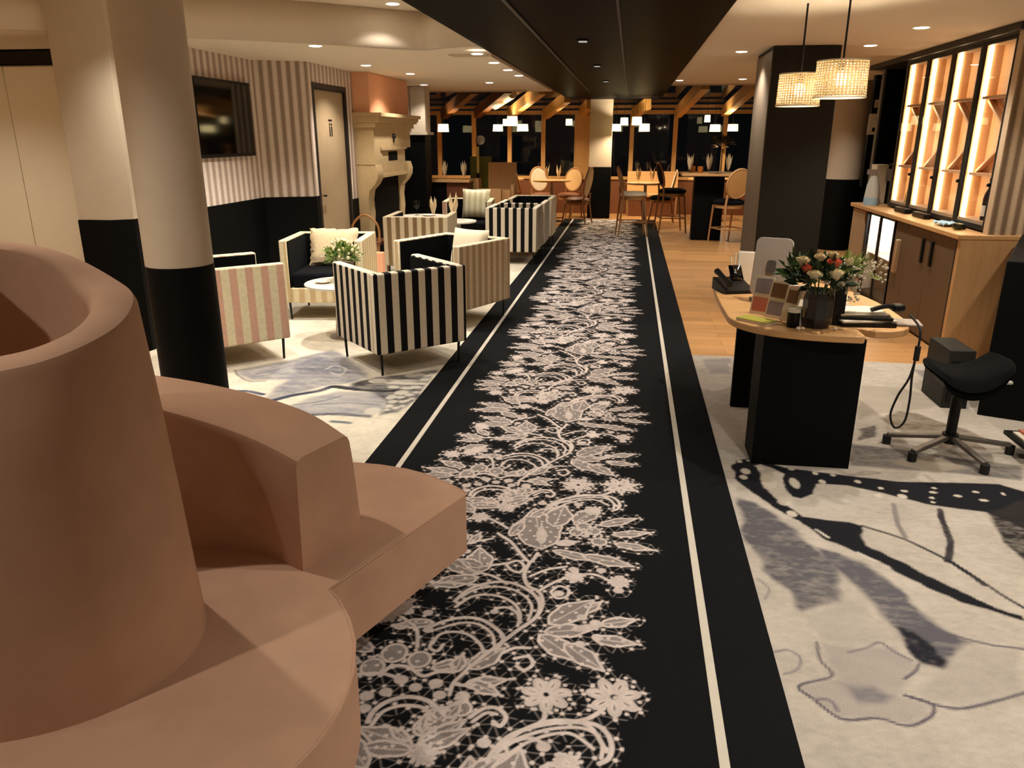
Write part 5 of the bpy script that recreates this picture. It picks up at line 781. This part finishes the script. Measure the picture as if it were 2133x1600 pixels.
# paper and folder piles
zc = ZD
for i, (w_, d_, h_, rz, mt, lab) in enumerate([(.26, .16, .022, .05, 'plastic', 'black binder at the bottom of the pile right of the vase'), (.27, .17, .010, .18, 'paper', 'white sheets inside the folder pile right of the vase'), (.26, .17, .016, -.05, 'plastic', 'black folder in the middle of the pile right of the vase'), (.24, .15, .010, .12, 'lacegrey', 'grey papers near the top of the folder pile'), (.22, .14, .010, .0, 'paper', 'top pale document on the folder pile')]):
    o = MB().box(-w_/2, w_/2, -d_/2, d_/2, 0, h_).build('document', mt, bevel=.002); o.location = (1.185-.006*i, 3.955+.008*i, zc); o.rotation_euler = (0, 0, rz); tag(o, lab, 'document', 'papers right of the vase'); zc += h_
t = thing('handset_receiver', 'black barcode handset lying on the folder pile', 'handset', (1.265, 3.93, zc), .2); MB().tube(crom([(-.07, -.01, .014), (0, 0, .028), (.06, .01, .022), (.09, .01, .012)], 4), [.012]*12+[.02], 8).build('grip', 'plastic', t); MB().cbox((.07, .01, .02), (.06, .06, .035)).build('head', 'plastic', t, bevel=.012)
tag(MB().at((1.36, 3.99, ZD), (0, 0, -.15)).box(-.10, .10, -.07, .07, .002, .012).build('clipboard', 'grey', bevel=.003), 'flat grey tablet at the right rear edge of the desk', 'tablet')
for i, (x, y, rz, lab) in enumerate([(1.10, 4.42, .2, 'loose white papers lying behind the bouquet'), (1.16, 4.60, -.1, 'grey leafed papers furthest back on the desk'), (1.22, 4.24, .05, 'loose papers between the pile and the rear edge')]):
    t = thing('paper_pile', lab, 'papers', (x, y, ZD), rz, 'loose papers on the desk'); MB().box(-.12, .12, -.08, .08, 0, .008).build('lower_sheets', 'lacegrey', t, smooth=False); MB().at((0, 0, 0), (0, 0, .25)).box(-.11, .11, -.075, .075, .008, .014).build('upper_sheets', 'paper', t, smooth=False)
t = thing('card_reader', 'black card reader at the right end of the desk', 'card reader', (1.10, 4.12, ZD), .3); MB().box(-.04, .04, -.07, .07, 0, .03).build('body', 'plastic', t, bevel=.006); MB().box(-.03, .03, .0, .055, .03, .033).build('display', 'grey', t, smooth=False)
# cable hanging from the desk
cp = crom([(1.375, 3.90, .775), (1.395, 3.80, .73), (1.392, 3.775, .64), (1.375, 3.77, .50), (1.335, 3.77, .40), (1.315, 3.77, .30), (1.345, 3.77, .235), (1.385, 3.77, .27), (1.392, 3.77, .38), (1.385, 3.77, .50), (1.392, 3.782, .62)], 7)
t = thing('cable', 'twisted black cable hanging in a loop from the desk edge', 'cable', (1.38, 3.78, .71)); MB().tube([(x-1.38, y-3.78, z-.71) for x, y, z in cp], .0055, 7).build('cord', 'rubber', t); MB().tube([(.012, -.005, -.06), (.012, -.005, -.13)], .014, 8).build('knot', 'rubber', t)

# saddle stool
stl = thing('saddle_stool', 'black saddle stool on a five star base behind the desk', 'stool', (1.745, 4.10, 0)); g = []
for i in range(15):
    a = -1+2*i/14; row = []
    for j in range(13):
        b = -1+2*j/12; edge = max(0, 1-max(abs(a), abs(b))**6); row.append((a*.20*(1-.18*b*b)+.02, b*.17*(1-.15*a*a), .405+.085*abs(a+.15)**2.2*(1 if a < 0 else .95)-.025*b*b+.035*(b > .3)*(b-.3)+.045*edge**.5))
    g.append(row)
MB().sheet(g).sheet([[(x*.97, y*.97, z-.03*max(0, 1-(2*i/14-1)**4)**.5-.012) for (x, y, z) in r][::-1] for i, r in enumerate(g)]).build('seat', 'lining', stl); MB().box(-.10, .10, -.08, .08, .375, .405).build('mechanism', 'plastic', stl, bevel=.01); MB().bar((.08, 0, .385), (.24, -.02, .40), .03, .015).build('lever', 'clearw', stl, bevel=.005)
MB().tube([(0, 0, .30), (0, 0, .38)], .016, 12).build('piston', 'chrome', stl); MB().tube([(0, 0, .08), (0, 0, .305)], .026, 14).build('gas_column', 'plastic', stl); MB().cyl((0, 0), .04, .05, .10, 16).build('hub', 'plastic', stl)
for a in (-143, -78, -2, 66, 170): 
    a = math.radians(a); R = .30; leg = MB().bar((.03*math.cos(a), .03*math.sin(a), .082), (R*math.cos(a), R*math.sin(a), .055), .034, .022).build('star_leg', 'steel', stl, bevel=.005)
    MB().cyl((R*math.cos(a), R*math.sin(a)), .022, .0, .052, 12).build('foot', 'rubber', stl)
# right edge clutter
t = thing('magazine_stand', 'low dark stand at the right edge beside the stool', 'stand', (2.20, 4.05, 0)); MB().box(-.16, .2, -.09, .13, .085, .105).box(-.02, .0, -.05, .10, 0, .085).box(.16, .18, -.05, .10, 0, .085).build('frame', 'plastic', t, smooth=False)
for i, (dy, rz, mt) in enumerate([(.03, .0, 'paper'), (.0, .03, 'redprint')]): o = MB().box(-.13, .16, -.06, .06, 0, .012).build('magazine', 'paper' if not i else mt, bevel=.001); o.location = (2.19+.03*i, 4.07+.01*i, .105+.012*i); o.rotation_euler = (0, 0, rz); tag(o, ['white magazine on the low dark stand at the right edge', 'red printed magazine on top of the white one at the right edge'][i], 'magazine')
tag(MB().at((2.20, 3.86, 0), (0, 0, .35)).box(-.10, .12, -.05, .05, .004, .035).build('lace_box', 'photo', bevel=.004), 'grey patterned box on the carpet below the low dark stand', 'box')
t = thing('computer_case', 'dark grey computer case standing beside the black block', 'computer', (2.03, 4.95, 0)); MB().box(-.07, .08, -.14, .2, 0, .37).build('case', 'blackcol', t, bevel=.006); MB().box(-.05, .06, -.146, -.14, .05, .30).build('front_grille', 'plastic', t, smooth=False)

# ------------------------------------------------------------------ camera, world, colour
F, VX, VY = 1600., 1316., 284.
a_, b_ = VX-1066.5, 800-VY; p_ = math.atan2(b_, F); yc = Vector((a_, b_, F)).normalized(); zc_ = Vector((0, math.cos(p_), -math.sin(p_))); xc = zc_.cross(yc)
xc = xc if xc.x > 0 else -xc
# rows of R give the world axes in camera (right, up, forward); camera axes in the world are its columns
right, up, fwd = Vector((xc.x, yc.x, zc_.x)), Vector((xc.y, yc.y, zc_.y)), Vector((xc.z, yc.z, zc_.z))
cam = bpy.data.cameras.new('camera'); co = bpy.data.objects.new('camera', cam); COL.objects.link(co); SC.camera = co
co.matrix_world = Matrix(((right.x, up.x, -fwd.x, 0), (right.y, up.y, -fwd.y, 0), (right.z, up.z, -fwd.z, 1.6), (0, 0, 0, 1)))
cam.sensor_fit = 'HORIZONTAL'; cam.sensor_width = 36; cam.lens = 36*F/2133; cam.clip_start = .05
wd = bpy.data.worlds.new('night'); SC.world = wd; wd.use_nodes = True; wd.node_tree.nodes['Background'].inputs[0].default_value = (.008, .008, .008, 1); wd.node_tree.nodes['Background'].inputs[1].default_value = .35
SC.view_settings.view_transform = 'Standard'; SC.view_settings.look = 'None'; SC.view_settings.exposure = 0.75; SC.view_settings.gamma = 1; SC.view_settings.use_curve_mapping = False
SC.cycles.max_bounces = 8; SC.cycles.transparent_max_bounces = 12; SC.cycles.use_denoising = True; SC.cycles.sample_clamp_indirect = 6; SC.cycles.caustics_reflective = False; SC.cycles.caustics_refractive = False
